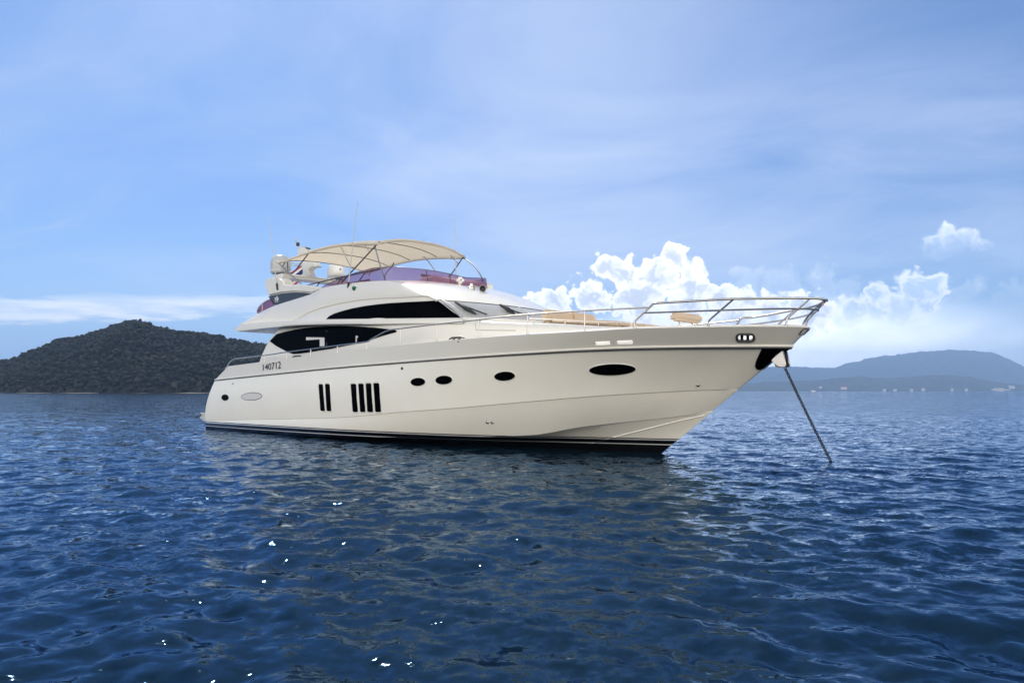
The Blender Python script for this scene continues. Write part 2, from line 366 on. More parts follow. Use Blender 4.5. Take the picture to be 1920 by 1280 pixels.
# the chine dips below the waterline aft: keep rows ordered
lv_w[:, 2] = np.minimum(lv_w[:, 2], lv_c[:, 2] - 0.06); lv_w[:, 1] = np.maximum(lv_w[:, 1], lv_c[:, 1] + 0.01 * (S < .99))
lv_b = level(lambda x: b_w(x) * 0.6, -0.9, 0.0, xs_w - 1.6)
def between(a, b, n, bulge=0.0):
    out = []
    for k in range(1, n):
        t = k / n; r = a * (1 - t) + b * t; r = r.copy(); r[:, 1] -= bulge * 4 * t * (1 - t) * np.minimum(1, np.abs(r[:, 1]) / 0.8); out.append(r)
    return out
flare = lambda t: t
def rows_side():
    rows = [lv_b, lv_w] + between(lv_w, lv_c, 4) + [lv_c, lv_c2] + between(lv_c2, lv_t, 6, 0.03) + [lv_t, lv_t2]
    # concave flare forward, gently convex amidships
    n = 14; w = np.clip((lv_k[:, 0] - 12) / 8, 0, 1)
    for k in range(1, n):
        t = k / n; r = lv_t2 * (1 - t) + lv_k * t; bul = (0.05 * (1 - w) - 0.06 * w) * 4 * t * (1 - t) * np.minimum(1, np.abs(r[:, 1]) / 1.0); r[:, 1] -= bul
        # transom edge sweeps forward as it rises
        rows.append(r)
    # aft edge profile: nearly upright low down, raking forward near the top
    rows.append(lv_k)
    for r in rows[-n - 1:]:
        zr = (r[0, 2] - 0.35) / (lv_k[0, 2] - 0.35); want = 0.21 + 1.03 * max(0, zr) ** 1.5
        sh = want - r[0, 0]; r[:, 0] += sh * np.clip(1 - S / 0.12, 0, 1) ** 2
    return rows
RS = rows_side(); hb = MB(); hb.grid(RS)
port = [r * np.array([1, -1, 1]) for r in RS]; hb.grid(port)
hb.grid([[r[0] for r in RS], [r[0] for r in port]]); hb.grid([RS[0], port[0]])
hull = hb.build('hull', HULLP, yacht, angle=14)
# bulwark with real openings
NB = 1700; SB = 1 - (1 - np.linspace(0, 1, NB)) ** 1.25
def lev(b, zf, x0, x1): x = x0 + (x1 - x0) * SB; y = b(x).copy(); y[-1] = 0; return np.stack([x, -y, zf(x)], 1)
bk_ = lev(b_k, z_k, 1.24, xs_k); bs_ = lev(b_s, z_s, 2.55, xs_s)
bk_[:, 2] += 0.012
NR = 26; G = np.array([bk_ * (1 - t) + bs_ * t for t in np.linspace(0, 1, NR)])
G[:, :, 1] -= 0.0 * G[:, :, 1]
def project(P):
    P = np.asarray(P); X = BO[0] + BC * P[..., 0] - BS * P[..., 1]; Y = BO[1] + BS * P[..., 0] + BC * P[..., 1]
    return U0 + F * X / Y, V0 - F * (P[..., 2] - EYE) / Y
cen = (G[:-1, :-1] + G[1:, 1:]) / 2; cu, cv = project(cen)
def stadium(cx, cy, hw, hh, tilt=0.0): dx = np.maximum(np.abs(cu - cx) - (hw - hh), 0); dy = cv - cy - tilt * (cu - cx); return dx * dx + dy * dy < hh * hh
HOLE = stadium(1129, 643, 15.2, 3.3, -0.02) | stadium(1170.8, 641.4, 16, 3.5, -0.02) | stadium(1397.5, 633, 15.5, 6.4)
def bulwark_faces(G, hole, thick):
    nr, nb, _ = G.shape
    d1 = np.gradient(G, axis=1); d0 = np.gradient(G, axis=0); nn = np.cross(d1, d0); nn /= np.linalg.norm(nn, axis=2, keepdims=True) + 1e-9
    if nn[nr // 2, nb // 2, 1] > 0: nn = -nn
    nn[:, -30:] = nn[:, -31:-30]; th = thick * np.clip(np.abs(G[:, :, 1:2]) / 0.12, 0, 1)
    I = G - nn * th; I[:, :, 1] = np.minimum(I[:, :, 1], 0)
    v = np.concatenate([G.reshape(-1, 3), I.reshape(-1, 3)]); N = nr * nb; f = []
    idx = lambda i, j: i * nb + j
    solid = ~hole
    for i in range(nr - 1):
        for j in range(nb - 1):
            if not solid[i, j]: continue
            a, b, c, d = idx(i, j), idx(i, j + 1), idx(i + 1, j + 1), idx(i + 1, j)
            f.append((a, b, c, d)); f.append((a + N, d + N, c + N, b + N))
            if i == 0 or not solid[i - 1, j]: f.append((a, a + N, b + N, b))
            if i == nr - 2 or not solid[i + 1, j]: f.append((d, c, c + N, d + N))
            if j == 0 or not solid[i, j - 1]: f.append((a, d, d + N, a + N))
            if j < nb - 2 and not solid[i, j + 1]: f.append((b, b + N, c + N, c))
    return v, f
# coarse columns where there is no opening
keep = np.zeros(NB, bool); keep[::8] = True; keep[-1] = True; keep[:3] = True
hc = np.where(HOLE.any(axis=0))[0]
for a in hc: keep[max(0, a - 1):a + 3] = True
G = G[:, keep]; cen = (G[:-1, :-1] + G[1:, 1:]) / 2; cu, cv = project(cen)
HOLE = stadium(1129, 643, 15.2, 3.3, -0.02) | stadium(1170.8, 641.4, 16, 3.5, -0.02) | stadium(1397.5, 633, 15.5, 6.4)
bw = MB()
v_, f_ = bulwark_faces(G, HOLE, 0.07); bw.add(v_, f_); bw.twin()
bulwark = bw.build('bulwark', GEL, yacht, angle=40)
deckb = MB(); dx = np.linspace(1.0, xs_s - 0.5, 60); dz = np.array([float(z_k(min(x, xs_k))) for x in dx]) + 0.02
hw_ = np.maximum(np.minimum(b_s(dx), b_k(np.minimum(dx, xs_k))) - 0.05, 0.02)
deckb.grid([[(x, -w, z) for x, w, z in zip(dx, hw_, dz)], [(x, 0, z + .03) for x, z in zip(dx, dz)], [(x, w, z) for x, w, z in zip(dx, hw_, dz)]])
deckb.build('deck', GEL_IN, yacht)
# rub rail along the knuckle, dark strip under it painted as its shadow line
rr = MB(); pts = [p + np.array([0, -0.012, 0.012]) for p in lv_k]; pts[-1] = lv_k[-1] + np.array([0.05, 0, 0.012]); rr.tube(pts, 0.026, 8); rr.twin(); rr.build('rub_rail', GEL, yacht)
gk = MB(); pts = [p + np.array([0, -0.012, -0.028]) for p in lv_k]; pts[-1] = lv_k[-1] + np.array([0.02, 0, -.028]); gk.tube(pts, 0.014, 6); gk.twin(); gk.build('rub_rail_shadow', SEAL_SHADOW, yacht)

# combined outer surface used to seat fittings
def bvh_of(objs):
    v, f = [], []
    for o in objs:
        n = len(v); v += [p.co.copy() for p in o.data.vertices]; f += [tuple(i + n for i in p.vertices) for p in o.data.polygons]
    return BVHTree.FromPolygons(v, f)
SKIN = bvh_of([hull, bulwark])
def hit(u, v, bv):
    r = Vector(ray(u, v)).normalized(); p, n, i, d = bv.ray_cast(Vector(CAM), r)
    if p is None: return None
    if n.dot(r) > 0: n = -n
    return p, n
def ellipse(cx, cy, a, b, n=36, rot=0.0):
    return [(cx + a * math.cos(t) * math.cos(rot) - b * math.sin(t) * math.sin(rot), cy + a * math.cos(t) * math.sin(rot) + b * math.sin(t) * math.cos(rot)) for t in [2 * math.pi * k / n for k in range(n)]]
def rrect(q, r, n=5):                                  # rounded quad from four corners tl tr br bl
    out = []; q = [np.array(p, float) for p in q]
    for i in range(4):
        p, a, b = q[i], q[i - 1], q[(i + 1) % 4]; da = (a - p) / np.linalg.norm(a - p) * r; db = (b - p) / np.linalg.norm(b - p) * r
        for k in range(n + 1):
            t = k / n; out.append(tuple((p + da) * (1 - t) ** 2 + p * 2 * t * (1 - t) + (p + db) * t * t))
    return out
def shell(outline, bv, off, thick, step=5.0):
    """a thin fitted panel following a surface, as vertices and faces"""
    us = [p[0] for p in outline]; vs = [p[1] for p in outline]; pts = [Vector(p) for p in outline]; n = len(pts)
    inner = []
    def inside(x, y):
        c = False
        for i in range(n):
            (x1, y1), (x2, y2) = outline[i], outline[i - 1]
            if (y1 > y) != (y2 > y) and x < (x2 - x1) * (y - y1) / (y2 - y1) + x1: c = not c
        return c
    y = min(vs) + step / 2
    while y < max(vs):
        x = min(us) + step / 2
        while x < max(us):
            if inside(x, y) and min((x - a) ** 2 + (y - b) ** 2 for a, b in outline) > (step * .35) ** 2: inner.append(Vector((x, y)))
            x += step
        y += step
    V, E, Fc, *_ = delaunay_2d_cdt(pts + inner, [(i, (i + 1) % n) for i in range(n)], [], 1, 1e-4)
    top, bot, ok = [], [], []
    for p in V:
        h = hit(p[0], p[1], bv)
        if h is None: ok.append(False); top.append(Vector()); bot.append(Vector()); continue
        ok.append(True); top.append(h[0] + h[1] * off); bot.append(h[0] + h[1] * (off - thick))
    N = len(V); Fc = [f for f in Fc if all(ok[i] for i in f)]; faces = [tuple(f) for f in Fc] + [tuple(i + N for i in reversed(f)) for f in Fc]
    cnt = {}
    for f in Fc:
        for i in range(len(f)): e = (f[i], f[(i + 1) % len(f)]); cnt[e] = 1
    for (a, b) in list(cnt):
        if (b, a) not in cnt: faces.append((b, a, a + N, b + N))
    return top + bot, faces
def panel(name, outline, bv, m, parent, off=0.006, thick=0.02, step=5.0, mirror=False):
    v, f = shell(outline, bv, off, thick, step); b = MB().add(v, f)
    if mirror: b.twin()
    return b.build(name, m, parent, angle=40)
def ring(name, outline, bv, r, m, parent, off=0.004, mirror=False):
    pts = []
    for u, v in outline:
        h = hit(u, v, bv)
        if h: pts.append(h[0] + h[1] * off)
    b = MB().tube(pts, r, 6, closed=True)
    if mirror: b.twin()
    return b.build(name, m, parent)

# portholes (part) with their frames (sub-part)
for (cx, cy, a, b, rot) in [(784, 715.8, 13.6, 7.6, -0.05), (832.5, 712.2, 15.6, 8.2, -0.05), (946.5, 705, 19.3, 8.6, -0.06), (1148.3, 692.8, 43.5, 10.6, -0.03), (422.3, 745, 6.7, 5.7, 0)]:
    o = panel('porthole', ellipse(cx, cy, a, b, 40, rot), SKIN, GLASSBLK, yacht, 0.010, 0.03, 5)
    ring('porthole_frame', ellipse(cx, cy, a + .5, b + .5, 48, rot), SKIN, 0.012, GEL, o, 0.0)
o = panel('side_hatch', ellipse(472, 743, 19, 6.6, 40, -0.06), SKIN, PALE, yacht, 0.006, 0.03); ring('hatch_seal', ellipse(472, 743, 19.3, 7, 48, -0.06), SKIN, 0.011, SEAL_SHADOW, o, 0.002)
for q in [((597.7, 720), (605.6, 720), (609.6, 770), (601.2, 770)), ((609.8, 719.4), (618.4, 719.4), (621.7, 770.3), (612.9, 770.3)),
          ((658, 719.4), (668, 719.4), (671.6, 772), (661.8, 772)), ((672.2, 719), (681.8, 719), (685.6, 772), (675.7, 772)),
          ((686.2, 718.4), (696.2, 718.4), (700, 772), (689.2, 772)), ((700.6, 718), (711.2, 718), (715, 772), (704.2, 772))]:
    o = panel('engine_vent', rrect(q, 3.0), SKIN, GLASSBLK, yacht, 0.011, 0.04, 4)
    g = [(q[0][0] - 1, q[0][1] - 1.4), (q[1][0] + .8, q[1][1] - 1.4), (q[2][0] + .8, q[2][1] + 1), (q[3][0] - 1, q[3][1] + 1)]
    ring('vent_frame', rrect(g, 3.4), SKIN, 0.016, GEL, o, 0.0)
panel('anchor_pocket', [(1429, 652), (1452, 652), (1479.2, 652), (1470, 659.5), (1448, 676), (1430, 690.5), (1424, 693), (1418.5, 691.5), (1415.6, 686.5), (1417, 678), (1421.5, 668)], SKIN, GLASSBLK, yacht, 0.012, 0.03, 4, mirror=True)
ring('fairlead_frame', [p for p in rrect(((1381.5, 626), (1413.5, 626), (1413.5, 640), (1381.5, 640)), 7, 8)], SKIN, 0.028, DARKSTEEL, yacht, 0.0, mirror=True)
for cx in (1391.5, 1402.5):
    h = hit(cx, 625.0, SKIN); h2 = hit(cx + .3, 641.0, SKIN); b = MB().tube([h[0] - h[1] * .05, (h[0] + h2[0]) / 2 - h[1] * .045, h2[0] - h2[1] * .05], 0.032, 10); b.twin(); b.build('fairlead_roller', BLACK, yacht)
st = rrect(((1505.5, 616.4), (1514.6, 615.4), (1506, 625.4), (1498.3, 626.6)), 3.2, 6)
o = panel('bow_fairlead', st, SKIN, PALE, yacht, 0.016, 0.03, 3, mirror=True); ring('bow_fairlead_rim', st, SKIN, 0.013, DARKSTEEL, o, 0.006, mirror=True)
for (cx, cy) in [(914, 791.5), (923, 791.5), (1309, 721.5), (754, 690.5), (437, 719)]:
    h = hit(cx, cy, SKIN); MB().lathe(h[0] - h[1] * .01, [(0.001, .035), (0.028, .035), (0.04, .02), (0.042, 0.0)], 14, h[1]).build('skin_fitting', STEEL if cx != 754 else BLACK, yacht)

# spray rail low on the bow
sp = [hit(u, v, SKIN)[0] for u, v in [(1320, 778.5), (1280, 787), (1240, 797), (1200, 807), (1170, 814.5), (1140, 822.5), (1105, 832)]]
b = MB().tube(curve(sp, 5), 0.016, 6); b.twin(); b.build('spray_rail', HULLP, yacht)

# registration number and model number
def text_on(name, s, quad, bv, m, parent, off=0.004, bold=0.0):
    c = bpy.data.curves.new(name, 'FONT'); c.body = s; c.size = 1.0; c.offset = bold; c.resolution_u = 4
    o = bpy.data.objects.new(name, c); COL.objects.link(o); dg = bpy.context.evaluated_depsgraph_get(); me = bpy.data.meshes.new_from_object(o.evaluated_get(dg))
    bpy.data.objects.remove(o); bpy.data.curves.remove(c)
    P = np.array([v.co[:] for v in me.vertices]); lo, hi = P.min(0), P.max(0); tl, tr, br, bl = [np.array(q, float) for q in quad]; V = []
    for p in P:
        a = (p[0] - lo[0]) / (hi[0] - lo[0]); b = (p[1] - lo[1]) / (hi[1] - lo[1])
        q = (bl * (1 - a) + br * a) * (1 - b) + (tl * (1 - a) + tr * a) * b; h = hit(q[0], q[1], bv); V.append(h[0] + h[1] * off)
    fs = [tuple(p.vertices) for p in me.polygons]; bpy.data.meshes.remove(me)
    return mesh_obj(name, V, fs, m, parent, smooth=False, fix=False)
text_on('registration_number', '140712', ((493.4, 682.8), (526.9, 676.9), (527, 690.6), (493.6, 694.4)), SKIN, BLACK, yacht, 0.014, 0.003)

# swim platform
pf = MB(); prof = [(0.05, .27), (-0.85, .27), (-1.12, .36), (-1.18, .42), (-1.18, .60), (0.1, .60)]
ys = [-2.38, -2.32, 0, 2.32, 2.38]; fx = [0.9, 1, 1, 1, .9]
pf.grid([[(x * (k if x < 0 else 1), y, z) for x, z in prof] for y, k in zip(ys, fx)]); pf.add([(x * .9 if x < 0 else x, -2.38, z) for x, z in prof], [tuple(range(6))]); pf.add([(x * .9 if x < 0 else x, 2.38, z) for x, z in prof], [tuple(range(6))])
plat = pf.build('swim_platform', GEL, yacht, angle=30)
MB().box((-1.0, -2.38, .50), (.11, .04, .10)).build('platform_light', BLACK, plat)
MB().box((-0.35, -2.375, .33), (1.1, .03, .02)).build('platform_strip', SEAL_SHADOW, plat)
b = MB(); b.tube([(2.12, -2.64, 2.30), (2.02, -2.64, 2.37)], .05, 8); b.tube([(2.25, -2.64, 2.33), (2.08, -2.64, 2.41)], .035, 8); b.twin(); b.build('stern_fairlead', STEEL, yacht)

# ------------------------------------------------------------------ deckhouse along the main deck
wA = lut([(4, 2.48), (9, 2.45), (11.5, 2.40), (13.2, 2.27), (15, 2.05), (16.7, 1.78), (18, 1.52), (19, 1.33), (20, 1.06)])
def aft_x(z): return float(lut([(2.0, 4.28), (2.32, 4.29), (2.71, 4.42), (2.9, 4.58), (3.27, 4.90), (3.52, 5.30), (3.75, 5.62)])(z))
# top of the coachroof side ahead of the windscreen, bottom of the brow further aft
rtop = lut([(4, 3.74), (9, 3.60), (12, 3.48), (14.0, 3.40), (15.1, 3.33), (16.7, 3.19), (17.4, 3.13), (19, 2.97), (20, 2.90)])
XD = np.concatenate([np.linspace(4.0, 5.8, 14), np.linspace(6.4, 20.0, 68)])
def deck_rows():
    rows = []
    for k, t in enumerate(np.linspace(0, 1, 15)):
        r = []
        for i, x in enumerate(XD):
            z = 2.05 + (float(rtop(x)) - 2.05) * t; xa = aft_x(z); xx = max(x, xa) if x > 5.8 else xa + (6.4 - xa) * (i / 14)
            y = float(wA(xx)) - 0.085 * (z - 2.05) - 0.04 * t ** 6; r.append((xx, -y, z))
        rows.append(r)
    last = rows[-1]                                     # rounded edge then crowned top
    for a in (0.35, 0.7, 1.0): rows.append([(p[0], p[1] + .10 * a, p[2] + 0.05 * math.sin(a * math.pi / 2)) for p in last])
    e = rows[-1]
    for f in (.8, .55, .3, 0.0): rows.append([(p[0], p[1] * f, p[2] + .06 * (1 - f * f)) for p in e])
    return rows
DR = deck_rows(); db = MB(); db.grid(DR)
db.add([r[-1] for r in DR] + [(DR[0][-1][0], 0, 2.05)], [tuple(range(len(DR) + 1))])
db.add([r[0] for r in DR] + [(DR[0][0][0] + .6, 0, 2.05)], [tuple(range(len(DR) + 1))])
db.mirror(); house = db.build('deckhouse', GEL, yacht, angle=40)
HOUSE = bvh_of([house])
low = [(505.6, 640), (512, 632.5), (519, 625.6), (530, 622.6), (542, 619.6), (555, 616.9), (572, 614.2), (592, 612.2), (615, 610.8), (639, 610.3), (667, 611.2), (690, 612.6), (704, 613.6), (722, 615.6), (740, 617.6), (745.2, 620), (743.8, 623.4), (730, 627), (713.7, 631.9), (700, 636.2), (685.6, 640.8), (667, 645.2), (648, 649), (620, 654.8), (600, 657.8), (580, 661.2), (562, 663.6), (550, 664.3), (540, 660.5), (530, 655.6), (518, 649)]
o = panel('saloon_window', low, HOUSE, GLASSBLK, yacht, 0.008, 0.03, 9, mirror=True)
ring('window_trim', low, HOUSE, 0.012, GEL, o, 0.004, mirror=True)
WINB = bvh_of([o])
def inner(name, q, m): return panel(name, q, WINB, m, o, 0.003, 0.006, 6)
inner('window_daylight', [(574, 632), (608.5, 632.6), (608.5, 648.5), (599.6, 649), (599.6, 636), (574, 637.6)], PALE)  # pale panel painted as daylight showing through the opposite windows
inner('window_mullion', [(611, 619), (613.5, 619), (613.6, 648.4), (610.8, 648.7)], BLACK)
inner('window_lamp', [(667, 629), (671, 629.5), (671.5, 632.5), (669.3, 633.5), (668.8, 641), (666.8, 641.4)], GREY)
# locker hatch and shading recess on the coachroof side
def line_on(name, pts, bv, r, m, parent, off=0.0, mirror=False):
    P = [hit(u, v, bv) for u, v in pts]; b = MB().tube([h[0] + h[1] * off for h in P if h], r, 5)
    if mirror: b.twin()
    return b.build(name, m, parent)
line_on('locker_seam', [(891.5, 606.6), (892, 618.8), (930, 619.2), (966.5, 619.6), (967, 605)], HOUSE, 0.006, SEAL_SHADOW, house)
line_on('door_seam', [(512.5, 655), (512.8, 676)], HOUSE, 0.004, GREY, house)

# ------------------------------------------------------------------ brow and flybridge sides
r0 = lut([(442, 621), (475, 617.4), (507, 614), (567, 609.4), (640, 608), (700, 607.4), (780, 606.6), (868, 606)])
r1 = lut([(442, 618.5), (445, 613), (450, 608.8), (470, 606.2), (546, 601.2), (611, 599.9), (740, 598), (868, 597.4)])
ybrow = lut([(442, 2.60), (560, 2.62), (640, 2.52), (700, 2.40), (790, 2.16), (868, 1.97)])
UB = np.concatenate([[442, 443, 444.5, 447, 450, 455], np.linspace(462, 868, 60)])
lo_ = [AT(u, float(r0(u)), -float(ybrow(u))) for u in UB]; up_ = [AT(u, float(r1(u)), -float(ybrow(u)) + .02) for u in UB]
bb = MB(); mid = [(a + b_) / 2 + np.array([0, -.02, 0]) for a, b_ in zip(lo_, up_)]
def aftcurve(row, k): return [np.array([p[0] - 0.55 * (1 - k * k) * np.clip(1 - (p[0] - row[0][0]) / 3.0, 0, 1), p[1] * k, p[2] + 0.03 * (1 - k * k)]) for p in row]
ks = [1, .98, .94, .85, .7, .5, .25, 0]
bb.grid([aftcurve(lo_, k) for k in reversed(ks)] + [mid] + [aftcurve(up_, k) for k in ks])
bb.grid([[aftcurve(lo_, k)[0] for k in ks], [mid[0] + (aftcurve(lo_, k)[0] - lo_[0]) for k in ks], [aftcurve(up_, k)[0] for k in ks]])
bb.mirror(); brow = bb.build('flybridge_deck', GEL, yacht, angle=40)
SOFF = bvh_of([brow])
for u, v in [(500, 621.2), (463, 620.4)]:
    h = hit(u, v, SOFF)
    if h: MB().lathe(h[0], [(0.001, .006), (.03, .006), (.034, 0)], 10, h[1]).build('soffit_light', WHITEP, brow)
h = hit(485, 620.6, SOFF)
if h: MB().box(h[0] + h[1] * .004, (.34, .10, .012)).build('soffit_vent', GREY, brow)

r3 = lut([(452, 607), (460, 602), (481, 589), (491, 584), (515, 573), (550, 562), (585, 550), (602, 540.5), (630, 535), (650, 532), (690, 528), (722, 526.6), (745, 530), (770, 538.5), (790, 547.2), (805, 555), (820, 562)])
r2 = lut([(452, 608), (500, 604.6), (540, 602.2), (547.5, 601), (555, 597.5), (580, 585), (605, 576), (640, 568), (685, 561), (723, 558.6), (774, 556.7), (800, 555.6), (808, 556.5), (820, 562.2)])
y3 = lut([(452, 2.30), (515, 2.20), (602, 2.08), (722, 1.98), (780, 1.93), (820, 1.90)])
y2 = lut([(452, 2.40), (547, 2.36), (640, 2.24), (774, 2.06), (820, 1.92)])
y1 = lut([(452, 2.50), (600, 2.46), (700, 2.34), (790, 2.10), (868, 1.93)])
UF = np.concatenate([np.linspace(452, 600, 50), np.linspace(602, 820, 70)])
def row(vf, yf, dv=0.0): return [AT(u, float(vf(u)) + dv, -float(yf(u))) for u in UF]
R3 = row(r3, y3); R2 = row(r2, y2)
inset = np.clip((UF - 545) / 25, 0, 1) * 0.035
R2b = [p + np.array([0, i, -0.008]) for p, i in zip(R2, inset)]
U1 = np.where(UF < 600, UF, 600 + (UF - 600) * (868 - 600) / 220.0)
R1 = [AT(u, float(r1(u)) + .2, -float(y1(u))) for u in U1]
def blend(a, b, n, bul, dirn=(0, -1, 0)):
    out = []
    for k in range(1, n):
        t = k / n; out.append([np.asarray(p) * (1 - t) + np.asarray(q) * t + np.array(dirn) * bul * 4 * t * (1 - t) for p, q in zip(a, b)])
    return out
side = [R1] + blend(R1, R2b, 6, 0.0) + [R2b, R2] + blend(R2, R3, 7, 0.06) + [R3]
# coaming rolls over at the top and drops inside
roll = np.clip((722 - UF) / 15, 0, 1)
side += [[p + np.array([0, .05, .02]) for p in R3], [p + np.array([0, .12, .015]) for p in R3], [p + np.array([0, .13, -k * min(.5, max(0.0, p[2] - 4.3))]) for p, k in zip(R3, roll)]]
fb = MB(); fb.grid(side); fb.twin(); fly = fb.build('flybridge_side', GEL, yacht, angle=30)
FLYB = bvh_of([fly, brow])
upw = [(611, 599.3), (617.5, 592.2), (627, 587.4), (640, 583.2), (660, 577.8), (685, 573), (708, 570), (732, 567.6), (765, 565.6), (798, 564.2), (812, 563.2), (821, 562.9), (835, 573), (850, 584.2), (866, 596.8), (820, 597.0), (740, 597.8), (670, 598.7)]
o = panel('pilothouse_window', upw, FLYB, GLASSBLK, yacht, 0.010, 0.03, 9, mirror=True); ring('window_trim', upw, FLYB, 0.014, GEL, o, 0.004, mirror=True)
line_on('brow_seam', [(u, float(r0(u)) - 1.0) for u in np.linspace(530, 680, 30)], FLYB, 0.006, SEAL_SHADOW, brow, 0.0, True)
h = hit(665, 541, FLYB); b = MB(); b.lathe(h[0], [(.06, -.02), (.06, .05), (.05, .075), (.001, .08)], 14, h[1]); b.build('navigation_light', GREENL, yacht)
MB().lathe(h[0], [(.075, -.02), (.075, .015), (.04, .018)], 14, h[1]).build('light_base', BLACK, yacht.children[-1])

# ------------------------------------------------------------------ pilothouse roof and windscreen
cA, cB = AT(820.5, 562.3, -1.90), AT(867, 597.4, -1.95)
XT, XB = 16.05, 16.72                                    # forward-most points of the glass, top and bottom
ZT, ZB = 3.70, 3.29
def wtop(k): return np.array([XT - (XT - cA[0]) * abs(k) ** 2.1, cA[1] * -k, ZT + (cA[2] - ZT) * abs(k) ** 1.6])
def wbot(k): return np.array([XB - (XB - cB[0]) * abs(k) ** 2.1, cB[1] * -k, ZB + (cB[2] - ZB) * abs(k) ** 2.0])
KS = np.linspace(-1, 1, 61)
# roof edge line along the shoulder (u from 722 to 820) then back over the top; base of the fly screen
sh = [AT(u, float(r3(u)), -float(y3(u))) for u in np.linspace(722, 820, 25)]
xb0 = sh[0][0]; SBX = 12.95; SBZ = 4.70
def sbase(k):                                            # line where the purple screen stands
    a = abs(k) ** 3.0; return np.array([SBX - (SBX - xb0) * a, sh[0][1] * -k, SBZ + (sh[0][2] + .02 - SBZ) * abs(k) ** 2])
rf = MB(); rows = []
NT_ = len(sh)
for j in range(NT_):
    t = j / (NT_ - 1); r = []
    for k in KS:
        a, b_ = sbase(k), wtop(k); p = a * (1 - t) + b_ * t
        p[2] += 0.10 * math.sin(math.pi * t) * (1 - abs(k) ** 4) * 1.0
        w = abs(k) ** 8                                   # meet the shoulder line exactly at the edges
        s_ = sh[j].copy(); s_[1] *= -np.sign(k) if k != 0 else 0
        s_[1] = abs(s_[1]) * (1 if k > 0 else -1)
        p = p * (1 - w) + s_ * w
        r.append(p)
    rows.append(r)
rf.grid(rows); roof = rf.build('pilothouse_roof', GEL, yacht, angle=60)
ws = MB(); gl = []
for t in np.linspace(0, 1, 10):
    gl.append([wtop(k) * (1 - t) + wbot(k) * t + np.array([0.0, 0, 0.05 * math.sin(math.pi * t)]) for k in KS])
ws.grid(gl); wsc = ws.build('windscreen', WSCR, yacht, angle=60)
ROOF = bvh_of([roof]); WSB = bvh_of([wsc])
def wpt(k, t, off=0.0): return wtop(k) * (1 - t) + wbot(k) * t + np.array([0.25 * off, 0, 0.05 * math.sin(math.pi * t) + off])
MB().tube([wtop(k) + np.array([.0, 0, .004]) for k in KS], .012, 6).build('windscreen_seal', SEAL_SHADOW, wsc)
for kk in (-0.97, -0.36, 0.36, 0.97):
    MB().tube([wpt(kk, t, .004) for t in np.linspace(0, 1, 8)], 0.018 if abs(kk) > .9 else .012, 6).build('windscreen_pillar', GREY, wsc)
MB().tube([wbot(k) + np.array([.03, 0, -.0]) for k in KS], .04, 8).build('windscreen_sill', GEL, wsc)
def wiper(u1, v1, u2, v2, u3, v3, u4, v4):
    a, b_ = hit(u1, v1, WSB), hit(u2, v2, WSB); c, d = hit(u3, v3, WSB), hit(u4, v4, WSB)
    w = MB()
    if a and b_:
        P = [a[0] * (1 - t) + b_[0] * t for t in np.linspace(0, 1, 7)]; P = [p + Vector((.02, -.03, .09)) for p in P]
        w.tube(P, [.03, .04, .045, .065, .055, .04, .02], 6)
    if c and d: w.tube([c[0] + Vector((.02, -.03, .09)), d[0] + Vector((.02, -.03, .07))], .018, 6)
    w.build('wiper', BLACK, yacht)
wiper(854, 572.5, 893, 595.2, 873, 580.5, 913, 594.6)
wiper(938, 578, 966, 594.5, 951, 584.5, 985, 595.5)

# ------------------------------------------------------------------ flybridge fittings
# curved purple screen standing on the roof edge
scr = MB(); top = lut([(-1, .36), (-.7, .52), (-.3, .48), (0, .36), (.3, .48), (.7, .52), (1, .36)])
kk = np.linspace(-1, 1, 61)
hgt = lambda k: 0.26 + 0.17 * min(1, (abs(k)) ** 1.2)
base = [sbase(k) + np.array([-.03, 0, .0]) for k in kk]
# the wings of the screen run aft along the coaming
def wing(s):
    o = []
    for u, hh in [(588, .02), (610, .09), (640, .23), (670, .34), (700, .42)]:
        p = AT(u, float(r3(u)), -float(y3(u)) + .06); o.append((np.array([p[0], s * p[1], p[2]]), hh))
    return o
wl = wing(1.0); wr = wing(-1.0)
line0 = [(b_, h) for b_, h in wl] + [(p, hgt(k)) for p, k in zip(base[::-1], kk[::-1])][::1] if False else None
# k=+1 is starboard in sbase/wtop (y = cA*-k with cA negative -> positive): order from starboard to port
sb = [(p, hgt(k)) for p, k in zip(base, kk)]
if sb[0][0][1] > 0: sb = sb[::-1]
line0 = wl + sb[1:-1] + wr[::-1]
rowsB = [p for p, h in line0]; rowsT = [p + np.array([-.10 * min(1, h * 2), p[1] * -.02, h]) for p, h in line0]
scr.grid([rowsB, [(a + b_) / 2 + np.array([0.01, 0, 0]) for a, b_ in zip(rowsB, rowsT)], rowsT])
screen = scr.build('fly_screen', PURPLE, yacht, angle=60)
MB().tube(rowsT, .010, 6).build('screen_edge', DARKSTEEL, screen)
for kx in (-.62, -.30):
    p = sbase(-kx) if sbase(kx)[1] > 0 else sbase(kx)
    hgtk = hgt(kx); MB().tube([p + np.array([-.02, 0, .0]), p + np.array([-.06, 0, hgtk * .5]), p + np.array([-.10, 0, hgtk * .98])], .014, 6).build('screen_bracket', DARKSTEEL, screen)
